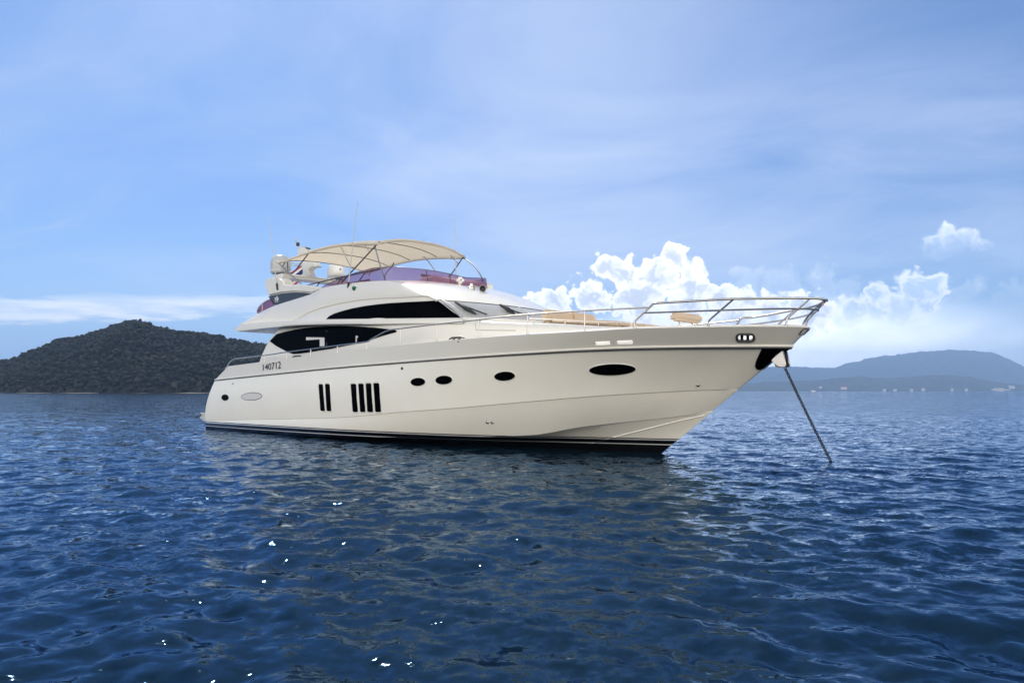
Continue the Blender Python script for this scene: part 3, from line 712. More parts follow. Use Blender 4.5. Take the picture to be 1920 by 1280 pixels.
# helm console and seats behind the screen
o = MB().box((12.2, 0.25, 4.72), (.8, 2.5, .50)).build('helm_console', GEL_IN, yacht); bevel(o, .08)
o = MB().box((12.05, 0.25, 5.0), (.7, 2.2, .08), Matrix.Rotation(R(12), 3, 'Y')).build('instrument_panel', SEATDK, o); bevel(o, .03)
for cx, cy, w, l in [(9.2, -1.35, .55, 1.9), (7.4, 1.2, .7, 2.6), (10.6, .4, .6, .6)]:
    o = MB().box((cx, cy, 4.62), (l, w, .34)).build('fly_seat', SEATDK, yacht); bevel(o, .07)
    o2 = MB().box((cx - (0 if l > 1 else .25), cy + (-.25 if cy < 0 else .3) * (1 if l > 1 else 0), 4.86), (l if l > 1 else .15, .16 if l > 1 else w, .36)).build('seat_backrest', SEATDK, o); bevel(o2, .06)
fl = MB(); fl.box((7.9, 0, 4.16), (9.0, 3.7, .08)); fl.build('flybridge_floor', GEL_IN, yacht)
# horn, searchlight
h = hit(862.5, 531.5, ROOF) or hit(862.5, 534, ROOF)
c = h[0] + Vector((0, 0, .13)); o = MB().box(c, (.30, .22, .19), Matrix.Rotation(R(-30), 3, 'Z')).build('horn', GEL_IN, yacht); bevel(o, .06, 4)
MB().lathe(c + Matrix.Rotation(R(-30), 3, 'Z') @ Vector((.148, 0, 0)), [(.02, 0), (.02, .01), (.001, .012)], 10, Matrix.Rotation(R(-30), 3, 'Z') @ Vector((1, 0, 0))).build('horn_opening', BLACK, o)
MB().tube([c, h[0] - Vector((0, 0, .02))], .03, 8).build('horn_bracket', STEEL, o)
h = hit(884, 541, ROOF); c = h[0] + Vector((0, 0, .06)); o = MB().lathe(h[0], [(.10, -.02), (.10, .03), (.06, .06), (.05, .14), (.001, .15)], 16).build('lamp_post', STEEL, yacht)
c2 = AT(904, 541.5, float(h[0][1]) + .15); ax = Vector((0.8, -0.55, -0.05)).normalized()
MB().tube([h[0] + Vector((0, 0, .1)), (h[0] + Vector(c2)) / 2 + Vector((0, 0, .06)), Vector(c2)], .022, 8).build('lamp_arm', STEEL, o)
s_ = MB().lathe(Vector(c2) - ax * .16, [(.001, 0), (.06, .0), (.09, .05), (.10, .12), (.105, .26), (.095, .26)], 20, ax).build('searchlight', GREY, yacht); MB().lathe(Vector(c2) - ax * .16, [(.097, .25), (.05, .235), (.001, .23)], 20, ax).build('lens', BLACK, s_)

# radar arch: wings, charcoal panels, cross beam, mast
def slab(name, px, y, th, m, parent, bev=0.03, mirror=True, seg=3):
    P = [AT(u, v, y) for u, v in px]; out = []
    for sg in ((1, -1) if mirror else (1,)):
        b = MB().prism([p * np.array([1, sg, 1]) for p in P], (0, th * sg, 0)); o = b.build(name, m, parent); out.append(o)
        if bev: bevel(o, bev, seg)
    return out[0]
wingpx = [(495.3, 531), (496.5, 525.5), (500, 522), (507, 520.2), (516, 519.6), (525, 520.6), (529.5, 525), (532, 531.5), (540, 533.6), (560, 533.2), (580, 534.6), (596, 538), (603, 541.2), (594, 546.2), (585, 550), (570, 548.4), (550, 547.6), (528, 549.4), (503, 555), (499.5, 546)]
arch = slab('radar_arch', wingpx, -2.12, .42, GEL, yacht, .05)
slab('arch_panel', [(502.5, 555.6), (528, 549.8), (550, 548), (570, 548.8), (584, 550.6), (560, 559.6), (535, 567), (516, 572.8), (512, 570.5)], -2.125, .30, PANELDK, arch, 0.012)
AP = bvh_of([arch.children[0]])
text_on('model_number', '78', ((514.8, 558.5), (522.8, 557.4), (521.8, 564.2), (514.8, 565)), AP, WHITEP, arch, 0.006, 0.02)
panel('emblem', ellipse(519.4, 556.2, 1.3, 1.0, 10), AP, WHITEP, arch, 0.006, 0.004, 3)
panel('emblem_bar', [(515, 566.2), (521.8, 565.5), (521.8, 566.3), (515, 567.0)], AP, GREY, arch, 0.006, 0.004, 3)
bx = MB(); BMX = 3.95
bx.grid([[(BMX + dx_ * .42, y, 5.78 + dz_ * .085 + .05 * (1 - (y / 2.0) ** 2)) for dx_, dz_ in [(-1, -.4), (-.8, -1), (.8, -1), (1, -.4), (1, .4), (.7, 1), (-.7, 1), (-1, .4)]] for y in np.linspace(-1.5, 1.9, 15)], close=True)
bx.add([(BMX + dx_ * .42, -1.5, 5.80 + dz_ * .085) for dx_, dz_ in [(-1, -.4), (-.8, -1), (.8, -1), (1, -.4), (1, .4), (.7, 1), (-.7, 1), (-1, .4)]], [tuple(range(8))])
bx.build('cross_beam', GEL, arch, angle=30)
def dome(y, u, vt, vb, halfw, m, label=None):
    c = AT(u, vb, y); t_ = AT(u, vt, y); H = t_[2] - c[2]; D_ = math.hypot(c[0] - CAM[0], c[1] - CAM[1]); r = halfw
    prof = [(.001, 0), (r * .55, 0), (r * .9, H * .03), (r * .97, H * .10), (r, H * .22), (r, H * .55), (r * .95, H * .70), (r * .84, H * .83), (r * .62, H * .94), (r * .34, H * .99), (.001, H)]
    o = MB().lathe(c, prof, 32).build('radar_dome', m, yacht, angle=50)
    if label: o['label'] = label
    MB().lathe(c - np.array([0, 0, .12]), [(r * .3, 0), (r * .3, .125)], 16).build('dome_foot', BLACK, o)
    MB().lathe(c, [(r * 1.004, H * .10), (r * 1.008, H * .13), (r * 1.008, H * .2), (r * 1.004, H * .22)], 32).build('dome_band', GREY, o)
    return o
dome(-1.22, 526, 478.2, 514.5, .372, DOME, 'grey radar dome on the near side')
d2 = dome(1.22, 631, 494, 525, .372, DOMEW, 'white radar dome on the far side')
p = AT(638, 505, .86); MB().lathe(p, [(.001, .01), (.03, .01), (.034, 0)], 10, Vector(CAM) - Vector(p)).build('dome_mark', BLUEP, d2)
mast = slab('mast', [(566, 522), (567, 508), (565, 495), (558, 474), (557.4, 468), (560, 464), (566, 462.5), (570, 463), (574, 469), (577, 472), (581, 480), (590, 494), (592.5, 499.5), (590, 501), (586.5, 499.8), (581, 502.5), (577.5, 506.5), (579.5, 513), (582.5, 523)], -.14, .28, GEL, yacht, .03, mirror=False)
slab('mast_lamp', [(566, 462), (572, 463), (574, 464), (573.6, 468), (566, 465.6)], -.10, .2, BLACK, mast, .01, mirror=False)
b = MB(); b.tube([AT(559.5, 466, 0), AT(557, 456, 0)], .035, 8); b.build('mast_pole', GREY, mast); MB().lathe(AT(558.6, 461.2, 0), [(.001, 0), (.065, 0), (.065, .13), (.001, .13)], 12).build('mast_light', BLACK, mast)
MB().lathe(AT(555, 452.5, 0), [(.02, -.1), (.025, 0), (.05, .03), (.05, .06), (.03, .09), (.001, .1)], 12).build('wind_sensor', GREY, mast)
b = MB(); b.tube([AT(545, 518, .1), AT(545, 492, .1), AT(566, 493, .1)], .03, 6); b.tube([AT(545, 496.5, .1), AT(566, 498, .1)], .025, 6); b.build('mast_frame', GREY, mast)
# aft glass rail of the flybridge
g = [(483.4, 588), (482.2, 583), (484.5, 577.5), (489, 572), (495, 567), (501, 563.4), (506, 561.4), (514, 573), (499, 580.5), (491, 584.3)]
o = MB().prism([AT(u, v, -2.16) for u, v in g], (0, .02, 0)); o.twin(); o = o.build('aft_screen', PURPLE, yacht, smooth=False)
b = MB(); e = [AT(u, v, -2.15) for u, v in g[:7]]; b.tube(curve(e, 3), .022, 6); b.tube([AT(492, 584, -2.15), AT(492, 570, -2.15)], .02, 6); b.mirror(); a_, c_ = e[2], e[4]
b.tube([a_, a_ * np.array([1, -1, 1])], .022, 6); b.build('aft_screen_rail', STEEL, o)

# ------------------------------------------------------------------ bimini
WB = 1.77
sa, sf = AT(524, 490.5, -WB), AT(712, 452.5, -WB); pf_, pa = AT(871, 479, WB), AT(680, 510.5, WB)
mid_f = AT(790, 449.3, 0.0); mid_a = AT(590, 487.0, 0.0)
def bim(s, k):                                          # s: 0 aft .. 1 fore, k: -1 starboard .. 1 port
    st = lambda a, b_: a * (1 - s) + b_ * s
    Lp, Rp = st(sa, sf), st(pa, pf_); zc = 0.24 * (0.7 + .3 * s)
    p = Lp * (1 - k) / 2 + Rp * (1 + k) / 2; p[2] += zc * (1 - abs(k) ** 2.6) + 0.20 * math.sin(math.pi * min(1, s * 1.04) ** 1.15) ** 1.0 * (1 if True else 0) - 0.03 * abs(math.sin(s * math.pi * 4)) * (1 - k * k)
    return p
cb = MB(); n_s, n_k = 49, 31; ROWS = [[bim(i / (n_s - 1), -1 + 2 * j / (n_k - 1)) for j in range(n_k)] for i in range(n_s)]
cb.grid(ROWS)
lft = [r[0] for r in ROWS]; cb.grid([lft, [p + np.array([0, -.05, -.05]) for p in lft], [p + np.array([0, -.05, -.11]) for p in lft]])
rgt = [r[-1] for r in ROWS]; cb.grid([rgt, [p + np.array([0, .04, -.05]) for p in rgt], [p + np.array([0, .04, -.10]) for p in rgt]])
fr_ = ROWS[-1]; cb.grid([fr_, [p + np.array([.04, 0, -.05]) for p in fr_], [p + np.array([.04, 0, -.10]) for p in fr_]])
def canvas_mat():
    m = bpy.data.materials.new('sunlit_canvas'); m.use_nodes = True; t = NT(m.node_tree); t.n.clear(); out = t.node('ShaderNodeOutputMaterial')
    co = t.node('ShaderNodeTexCoord').outputs['Object']; n = t.noise(co, 2.0, 5, .6); c = t.mix(t.ss(n, .3, .7), (0.76, 0.72, 0.65, 1), (0.84, 0.81, 0.76, 1))
    a = t.node('ShaderNodeBsdfDiffuse'); b_ = t.node('ShaderNodeBsdfTranslucent', {0: (0.92, 0.86, 0.76, 1)}); t.l.new(c, a.inputs[0])
    x = t.node('ShaderNodeMixShader', {0: 0.62}); t.l.new(a.outputs[0], x.inputs[1]); t.l.new(b_.outputs[0], x.inputs[2]); t.l.new(x.outputs[0], out.inputs[0]); return m
bimini = cb.build('canopy', canvas_mat(), yacht, angle=70, fix=True)
md = bimini.modifiers.new('cloth', 'SOLIDIFY'); md.thickness = .008
for s in (0.03, 0.27, 0.5, 0.76, 0.985):
    MB().tube([bim(s, k) + np.array([0, 0, -.03]) for k in np.linspace(-1, 1, 21)], .013, 6).build('canopy_bow', STEEL if s > .9 else DARKSTEEL, bimini)
def pole(pts, y, r, m, name='canopy_pole', n=6, parent=None):
    P = [AT(u, v, yy) for (u, v), yy in zip(pts, y if isinstance(y, (list, tuple)) else [y] * len(pts))]
    return MB().tube(curve(P, n) if len(P) > 2 else P, r, 7).build(name, m, parent or bimini)
pole([(711, 453), (680, 487), (640, 530)], [-1.77, -1.9, -2.0], .022, DARKSTEEL)
pole([(703, 462), (711, 492), (721, 525)], [-1.77, -1.85, -1.95], .020, STEEL)
pole([(639.5, 464), (656.5, 498), (663, 501.5)], -1.77, .018, STEEL)
pole([(684, 459), (691, 470)], -1.77, .016, STEEL)
pole([(578, 476), (560, 499), (552, 509), (543, 513)], -1.77, .022, DARKSTEEL)
pole([(538.5, 486), (529, 500)], -1.77, .022, DARKSTEEL)
pole([(521, 491.5), (543, 513), (565, 532)], -1.8, .022, STEEL)
pole([(539, 491), (540, 513)], -1.6, .018, DARKSTEEL)
pole([(738.5, 491), (736, 498), (723, 514), (721.5, 523)], 1.73, .02, DARKSTEEL)
pole([(700.8, 498.5), (691, 518)], 1.73, .02, STEEL)
pole([(792.8, 480.5), (800.6, 487), (817, 509)], 1.72, .018, STEEL)
pole([(839.7, 475), (847, 481), (858.5, 493.5)], 1.72, .018, STEEL)
pole([(868.5, 482), (847, 513), (840, 521)], 1.73, .02, DARKSTEEL)
pole([(868.5, 483), (887, 497), (901, 516), (911, 543.5)], [1.75, 1.6, 1.4, 1.2], .020, ARMSTEEL)
MB().lathe(AT(521, 491, -1.95), [(.001, -.05), (.07, -.04), (.09, 0), (.07, .04), (.001, .05)], 12).build('pole_cap', GEL, bimini)
pole([(527, 523), (535, 512), (537.5, 533)][1:], -1.77, .02, STEEL)
# fly rail with slanted stanchions
frl = pole([(565, 538), (600, 528.8), (640, 519.5), (680, 510.6), (712, 504)], [-2.02, -2.0, -1.98, -1.95, -1.9], .022, DARKSTEEL, 'fly_rail', 6, yacht)
pole([(640, 520), (630, 536)], [-1.98, -2.02], .02, STEEL, 'rail_stanchion', 4, frl); pole([(685, 509.5), (671, 529.5)], [-1.95, -2.0], .02, STEEL, 'rail_stanchion', 4, frl); pole([(600, 529), (588, 545)][:2], [-2.0, -2.05], .018, DARKSTEEL, 'rail_stanchion', 4, frl)
# whip antennas
def whip(base, top, y, y2=None):
    a, b_ = AT(*base, y), AT(*top, y if y2 is None else y2); m_ = a * .93 + b_ * .07
    o = MB().tube([a, a * .7 + b_ * .3, b_], [.022, .016, .009], 6).build('whip_antenna', GREY, yacht); MB().tube([a - np.array([0, 0, .04]), m_], .035, 8).build('antenna_base', BLACK, o); return o
whip((520, 541), (503, 405), -2.15); whip((652.5, 540), (671, 378), -2.1); whip((855, 532), (853, 411), 1.2)

# ------------------------------------------------------------------ rails round the deck
def rail_b(x): return np.maximum(np.asarray(b_s(x)) - .045, 0)
def side_pt(u, v): return ON(u, v, rail_b)
top_px = [(424.5, 691), (428, 682), (434, 675.8), (443, 672.4), (470, 669), (500, 665.6), (538, 659.8), (583, 654), (633, 647.5), (687, 640.6), (694, 637), (708, 629), (722, 621.5), (735, 617.6), (750, 616), (785, 611.5), (820, 607.6), (860, 603), (898, 599), (940, 594), (989, 589.5), (1040, 586), (1096, 582.4), (1150, 579.6), (1218, 576.4)]
rl = MB(); P = [side_pt(u, v) for u, v in top_px]; rl.tube(curve(P, 4), .019, 8); rl.twin(); rail = rl.build('side_rail', STEEL, yacht, angle=60)
for u, v1, v2 in [(496, 666, 677.6), (538, 660, 672), (582.8, 654, 666.5), (632.8, 647.6, 661), (687.8, 640.8, 655), (750.6, 616, 647.6), (819, 608, 641), (897.8, 599.2, 634.5), (989, 589.8, 628), (1096, 582.8, 622)]:
    b = MB().tube([side_pt(u, v1), side_pt(u, v2)], .017, 8); q = side_pt(u, v2 - 2); b.tube([q, side_pt(u, v2)], .028, 8); b.twin(); b.build('stanchion', STEEL, rail)
# pulpit
tipT = AT(1550, 562, 0); tipM = AT(1533, 580.5, 0)
def pulp(px, tip, flare_):
    bt = lambda x: np.maximum(np.asarray(breadth(2.90, 10, tip[0], 4.2, 0.70, 2.70)(x)) * 1.0 - .03 + flare_ * np.clip((np.asarray(x) - 19) / 2, 0, 1) * np.clip((tip[0] - np.asarray(x)) / .8, 0, 1), 0.0)
    return [ON(u, v, bt) for u, v in px]
tp = pulp([(1229, 568.6), (1260, 566.6), (1300, 564.2), (1370, 560.6), (1440, 559.4), (1500, 559), (1530, 559.4)], tipT, .10)
s0 = [side_pt(1190.4, 617), side_pt(1190.4, 604), side_pt(1196, 596), side_pt(1210, 583.5), side_pt(1222, 572.5)]
half = curve(s0 + tp, 5); nose = [half[-1] * .6 + tipT * .4 + np.array([0, half[-1][1] * .18, 0]), tipT]
pl_ = MB(); full = list(half) + list(curve([half[-1], nose[0], tipT], 5))[1:]; full += [p * np.array([1, -1, 1]) for p in full[::-1][1:]]
pl_.tube(full, .024, 8); pulpit = pl_.build('pulpit', STEEL, yacht, angle=60)
mp = pulp([(1207, 586.6), (1260, 584.8), (1351, 581.6), (1410, 580), (1464, 578.8), (1510, 579)], tipM, .06)
full = curve(mp, 5); full = list(full) + list(curve([full[-1], full[-1] * .5 + tipM * .5 + np.array([0, full[-1][1] * .2, 0]), tipM], 5))[1:]; full += [p * np.array([1, -1, 1]) for p in full[::-1][1:]]
MB().tube(full, .020, 8).build('pulpit_midrail', STEEL, pulpit)
def near(u, v, line): return min(line, key=lambda p: abs(project(p)[0] - u) + abs(project(p)[1] - v))
allT = tp + [tipT]
for base, k1, k2, topuv in [((1328, 613.5), (1329, 603), (1337, 594), (1374.7, 561.2)), ((1474, 613), (1475, 601.5), (1481, 592.5), (1520, 560))]:
    a = side_pt(*base); t_ = near(*topuv, curve(tp, 12)); yb = a[1]; b1 = AT(*k1, yb); b2 = AT(*k2, yb * .8 + t_[1] * .2)
    b = MB().tube(curve([a, b1, b2, t_], 6), .021, 8); b.tube([a, a * .5 + b1 * .5], .03, 8); b.twin(); b.build('pulpit_leg', STEEL, pulpit)
MB().tube(curve([AT(1506.5, 614, 0), AT(1507, 605, 0), AT(1519, 588, 0), AT(1546, 562.5, 0)], 6), .021, 8).build('pulpit_leg', STEEL, pulpit)
MB().box(AT(1542.5, 569, -.02), (.03, .03, .09)).build('rope_tie', PINK, pulpit)
# cleats on the bulwark
for u, v, w in [(856, 635.5, .30), (557, 669.5, .34)]:
    a = side_pt(u, v + 2.2); b = MB(); x_, y_, z_ = a
    b.tube([(x_ - w, y_, z_ + .035), (x_ - w * .55, y_, z_ + .07), (x_ + w * .55, y_, z_ + .07), (x_ + w, y_, z_ + .045)], [.012, .028, .028, .012], 8)
    for s in (-.1, .1): b.tube([(x_ + s, y_, z_ + .07), (x_ + s, y_, z_ - .06)], [.03, .045], 8)
    b.twin(); b.build('cleat', DARKSTEEL, yacht)
# handrail along the coachroof
hr = MB(); H_ = []
for x in np.linspace(17.0, 19.95, 12): H_.append((x, -float(wA(x)) + .22, float(rtop(x)) + .15 - max(0, x - 19.75) * .6))
hr.tube(H_, .014, 6)
for x in (17.1, 18.0, 18.9, 19.7): hr.tube([(x, -float(wA(x)) + .22, float(rtop(x)) + .0), (x, -float(wA(x)) + .22, float(rtop(x)) + .17)], .014, 6)
hr.twin(); hr.build('coachroof_handrail', STEEL, yacht)
# bench on the foredeck
bn = MB().box((20.6, 0, 3.185), (.22, 1.14, .20), Matrix.Rotation(R(-12), 3, 'Y')).build('foredeck_bench', CUSH, yacht); bevel(bn, .06)
for y in (-.27, .27): MB().tube([(20.6, y, 2.55), (20.6, y, 3.14)], .035, 8).build('bench_post', STEEL, bn)
MB().box((20.5, 0, 2.62), (.5, 1.0, .3)).build('bench_base', GEL_IN, bn)
# anchor roller
ar = slab('anchor_roller', [(1445.5, 675.5), (1463, 657.5), (1468, 657.5), (1473.6, 684), (1472, 687.5), (1466, 688.3), (1459.5, 687), (1452, 682)], -.11, .04, STEEL, yacht, 0.008)
MB().lathe(np.array(AT(1462, 681, 0)) + np.array([0, -.065, 0]), [(.001, 0), (.09, 0), (.06, .05), (.06, .08), (.09, .13), (.001, .13)], 18, (0, 1, 0)).build('roller', mat('bronze_roller', (0.22, 0.17, 0.09), .4, .5), ar)
MB().tube([AT(1463.5, 657, 0), AT(1472, 686, 0)], .035, 8).build('anchor_shank', SEAL_SHADOW, ar)

# ------------------------------------------------------------------ loose things on the yacht
W4 = Matrix.Translation((BO[0], BO[1], 0)) @ Matrix.Rotation(BA, 4, 'Z')
def loose(o): o.matrix_world = W4; return o
# sunbathing pad: raised back cushions and flat pads
sp_ = tag(empty('sunpad'), 'beige sunbathing cushions raised ahead of the windscreen on the coachroof', 'sunpad'); sp_.matrix_world = W4
def cushion(name, c, d, ry): o = MB().box(c, d, Matrix.Rotation(R(ry), 3, 'Y')).build(name, CUSH, sp_); bevel(o, .06, 4); return o
for y0 in (-.51, .51):
    cushion('back_cushion', (17.05, y0, 3.40), (.26, 1.0, .36), -14)
    cushion('seat_cushion', (18.35, y0, 3.16), (2.2, 1.0, .16), 6)
# anchor chain
def chain():
    a = Vector(AT(1470.5, 686.5, 0)); k = (865 - V0) / EYE; X, Y = (1559 - U0) / k, F / k; p = W4.inverted() @ Vector((X, Y, 0.0))
    a_w = a; b_ = p + (p - a_w).normalized() * .45; n = int((b_ - a_w).length / .082); v, f = MB(), None; d = (b_ - a_w).normalized(); e = d.cross(Vector((0, 1, 0))).normalized(); g = d.cross(e)
    for i in range(n):
        t = (i + .5) / n; c = a_w.lerp(b_, t) - Vector((0, 0, .035 * math.sin(math.pi * t))); s, q = (e, g) if i % 2 else (g, e); L, Wd = .052, .024
        s = (e * math.cos(.5) + g * math.sin(.5)) if i % 2 else (g * math.cos(.5) - e * math.sin(.5))
        pts = [c + d * (L * math.cos(w_)) * .95 + s * (Wd * math.sin(w_)) + d * (.012 * (1 if math.cos(w_) > 0 else -1)) for w_ in [2 * math.pi * j / 10 for j in range(10)]]
        v.tube(pts, .0105, 5, closed=True)
    return v.build('anchor_chain', CHAINM, None, angle=80)
tag(loose(chain()), 'dark steel anchor chain running from the bow down into the water', 'chain')
# ensign
def flag():
    m, t, b = new_mat('striped_flag_cloth'); uv = t.node('ShaderNodeUVMap').outputs[0]; w = t.node('ShaderNodeSeparateXYZ', {0: uv}).outputs[1]
    dd = t.m('ABSOLUTE', t.m('SUBTRACT', w, .5)); c = t.mix(t.m('GREATER_THAN', dd, 1 / 6), (.015, .02, .13, 1), (.8, .8, .8, 1)); c = t.mix(t.m('GREATER_THAN', dd, 1 / 3), c, (.55, .05, .05, 1))
    t.l.new(c, b.inputs['Base Color']); b.inputs['Roughness'].default_value = .8
    A, B_, C_, D_ = (572, 499, .45), (576, 527, .45), (546, 537, .45), (551, 512, .45)
    n = 14; v = []; f = []; uvs = []
    for i in range(n):
        for j in range(n):
            a, w_ = i / (n - 1), j / (n - 1)
            # hoist edge top-right, cloth hanging down to the left; stripes follow the fly
            u_ = 565 + 9 * w_ - 26 * a; vv = 496 + 23 * w_ + 20 * a
            v.append(AT(u_, vv, .55 + .06 * math.sin(a * 7 + w_ * 2))); uvs.append((a, w_))
    f = [(i * n + j, i * n + j + 1, (i + 1) * n + j + 1, (i + 1) * n + j) for i in range(n - 1) for j in range(n - 1)]
    o = mesh_obj('flag', v, f, m, None, fix=False); l = o.data.uv_layers.new(name='UVMap')
    for lp in o.data.loops: l.data[lp.index].uv = uvs[lp.vertex_index]
    md = o.modifiers.new('cloth', 'SOLIDIFY'); md.thickness = .004
    return o
tag(loose(flag()), 'red, white and blue striped flag hanging behind the mast of the flybridge', 'flag')

# ------------------------------------------------------------------ sea
def sea():
    th = np.concatenate([np.linspace(-math.pi, -0.67, 60)[:-1], np.linspace(-0.67, 0.67, 620), np.linspace(0.67, math.pi, 60)[1:-1]])
    r = [1.2]; qs = []
    while r[-1] < 13500: q = 0.0052 if r[-1] < 45 else min(0.03, 0.0052 * (r[-1] / 45) ** .5); qs.append(q); r.append(r[-1] * (1 + q))
    qs.append(q); r = np.array(r); nr = len(r)
    T, Rr = np.meshgrid(th, r); X = Rr * np.sin(T); Y = Rr * np.cos(T); Z = np.zeros_like(X); dr = Rr * np.maximum(np.array(qs), .0028)[:, None] * 1.3
    g = np.random.default_rng(3)
    for i in range(90):
        lam = 0.10 * (2.6 / 0.10) ** (g.random()); k = 2 * math.pi / lam
        ang = g.normal(R(250), R(48)); ph = g.random() * 6.28
        amp = 0.0036 * lam ** 0.95 / (1 + (lam / 1.5) ** 2)
        fade = np.clip((lam / dr - 3.0) / 4.0, 0, 1)
        p = k * (X * math.cos(ang) + Y * math.sin(ang)) + ph; s = np.sin(p)
        Z += amp * fade * (s + 0.28 * np.cos(2 * p))
    Z *= np.clip(1.25 + 0.0 * Rr, 0, 2)
    v = np.stack([X, Y, Z], -1).reshape(-1, 3); n = len(th)
    i = np.arange(nr - 1)[:, None] * n + np.arange(n)[None, :]; j = np.arange(nr - 1)[:, None] * n + (np.arange(n)[None, :] + 1) % n
    f = np.stack([i, j, j + n, i + n], -1).reshape(-1, 4)
    me = bpy.data.meshes.new('sea'); me.vertices.add(len(v) + 1); me.vertices.foreach_set('co', np.concatenate([v, [[0, 0, 0]]]).astype(np.float32).ravel())
    me.loops.add(f.size); me.loops.foreach_set('vertex_index', f.astype(np.int32).ravel()); me.polygons.add(len(f)); me.polygons.foreach_set('loop_start', np.arange(0, f.size, 4, dtype=np.int32)); me.update(calc_edges=True); me.validate()
    me.shade_smooth()
    if me.polygons[1000].normal.z < 0: me.flip_normals()
    m = bpy.data.materials.new('sea_water'); m.use_nodes = True; t = NT(m.node_tree); t.n.clear(); out = t.node('ShaderNodeOutputMaterial')
    body = t.node('ShaderNodeBsdfDiffuse'); refl = t.node('ShaderNodeBsdfGlossy', {1: 0.045}); fr = t.node('ShaderNodeFresnel', {0: 1.32}); t.l.new(t.mix(t.ss(fr.outputs[0], 0.18, 0.80), WATER_TINT, (0.82, 0.90, 1.0, 1)), refl.inputs[0])
    geo = t.node('ShaderNodeNewGeometry'); pos = geo.outputs['Position']; dist = t.vm('LENGTH', pos, out=1)
    p1 = t.vm('MULTIPLY', pos, (1.0, 1.5, 1.0))
    s1 = t.vm('SUBTRACT', t.noise(p1, 3.2, 3, 0.58, 0.4, col=True), (0.5, 0.5, 0.5)); s2 = t.vm('SUBTRACT', t.noise(p1, 0.55, 4, 0.55, 0.3, col=True), (0.5, 0.5, 0.5))
    fine = t.vm('SCALE', s1, scale=t.ss(dist, 4.0, 60.0, WAVE[0], WAVE[1])); coarse = t.vm('SCALE', s2, scale=t.ss(dist, 8.0, 60.0, 0.05, WAVE[2]))
    s3 = t.vm('SUBTRACT', t.noise(pos, 16.0, 2, 0.5, 0.0, col=True), (0.5, 0.5, 0.5)); gust = t.ss(t.noise(t.vm('MULTIPLY', pos, (1, 1, 0)), 0.35, 3, 0.6), 0.42, 0.68, 0.15, 1.0)
    tiny = t.vm('SCALE', s3, scale=t.m('MULTIPLY', gust, 0.75))
    sl_ = t.vm('MULTIPLY', t.vm('ADD', t.vm('ADD', fine, tiny), coarse), (1, 1, 0)); nrm = t.vm('NORMALIZE', t.vm('ADD', geo.outputs['Normal'], sl_))
    t.l.new(nrm, refl.inputs['Normal']); t.l.new(nrm, fr.inputs['Normal'])
    patch = t.noise(t.vm('MULTIPLY', pos, (1, 1, 0)), 0.05, 4, .55)
    t.l.new(t.mix(t.ss(patch, .35, .65), WATER_A, WATER_B), body.inputs[0])
    x = t.node('ShaderNodeMixShader'); t.l.new(fr.outputs[0], x.inputs[0]); t.l.new(body.outputs[0], x.inputs[1]); t.l.new(refl.outputs[0], x.inputs[2]); t.l.new(x.outputs[0], out.inputs[0])
    me.materials.append(m); o = bpy.data.objects.new('sea', me); COL.objects.link(o); return tag(o, 'rippled deep blue sea', kind='structure')
WAVE = (0.85, 0.52, 0.20); WATER_TINT = (0.26, 0.46, 0.76, 1); WATER_A = (0.004, 0.014, 0.026, 1); WATER_B = (0.006, 0.018, 0.032, 1)
sea()

# ------------------------------------------------------------------ hills
def vnoise(x, y, seed, octs=4):
    out = np.zeros_like(x); a = 1.0
    for o in range(octs):
        g = np.random.default_rng(seed + o); tab = g.random((64, 64)); xi = np.floor(x).astype(int); yi = np.floor(y).astype(int); fx = x - xi; fy = y - yi; fx = fx * fx * (3 - 2 * fx); fy = fy * fy * (3 - 2 * fy)
        q = lambda i, j: tab[i % 64, j % 64]
        out += a * ((q(xi, yi) * (1 - fx) + q(xi + 1, yi) * fx) * (1 - fy) + (q(xi, yi + 1) * (1 - fx) + q(xi + 1, yi + 1) * fx) * fy - .5); a *= .5; x = x * 2.03; y = y * 2.03
    return out
def hill(name, ridge, y_shore, y_ridge, y_back, n_u, n_y, lump, lump_size, m, label, drop=0.0, seed=1):
    rl_ = lut(ridge); us = np.linspace(ridge[0][0], ridge[-1][0], n_u); ty = np.concatenate([np.linspace(0, 1, n_y), np.linspace(1, 2, n_y // 3)[1:]])
    Uu, Tt = np.meshgrid(us, ty); Y = np.where(Tt <= 1, y_shore + (y_ridge - y_shore) * Tt, y_ridge + (y_back - y_ridge) * (Tt - 1)); X = (Uu - U0) / F * Y
    h = np.maximum((V0 - rl_(Uu)) / F * y_ridge - drop, 0) ; prof = np.where(Tt <= 1, np.sin(np.clip(Tt, 0, 1) * math.pi / 2) ** 0.85, np.cos((Tt - 1) * math.pi / 2))
    n = vnoise(X / (y_ridge * .06), Y / (y_ridge * .06), seed); gully = vnoise(X / (y_ridge * .035), Y / (y_ridge * .12), seed + 9)
    Z = h * prof + h * (0.10 * n + 0.10 * gully) * np.sin(np.clip(Tt, 0, 1) * math.pi) + (lump * vnoise(X / lump_size, Y / lump_size, seed + 20, 3) * np.clip(h / (6 * lump + .01), 0, 1) if lump else 0)
    Z = np.where(h <= 0.02, -2.0, Z); Z[0] = -1.5; Z[-1] = -2
    nu = n_u; v = np.stack([X, Y, Z], -1).reshape(-1, 3); nt = len(ty); a = np.arange(nt - 1)[:, None] * nu + np.arange(nu - 1)[None, :]; f = np.stack([a, a + 1, a + 1 + nu, a + nu], -1).reshape(-1, 4)
    me = bpy.data.meshes.new(name); me.from_pydata(v.tolist(), [], f.tolist()); me.update(); me.shade_smooth(); me.materials.append(m); o = bpy.data.objects.new(name, me); COL.objects.link(o)
    tag(o, label, kind='structure'); return o, X, Y, Z, Tt
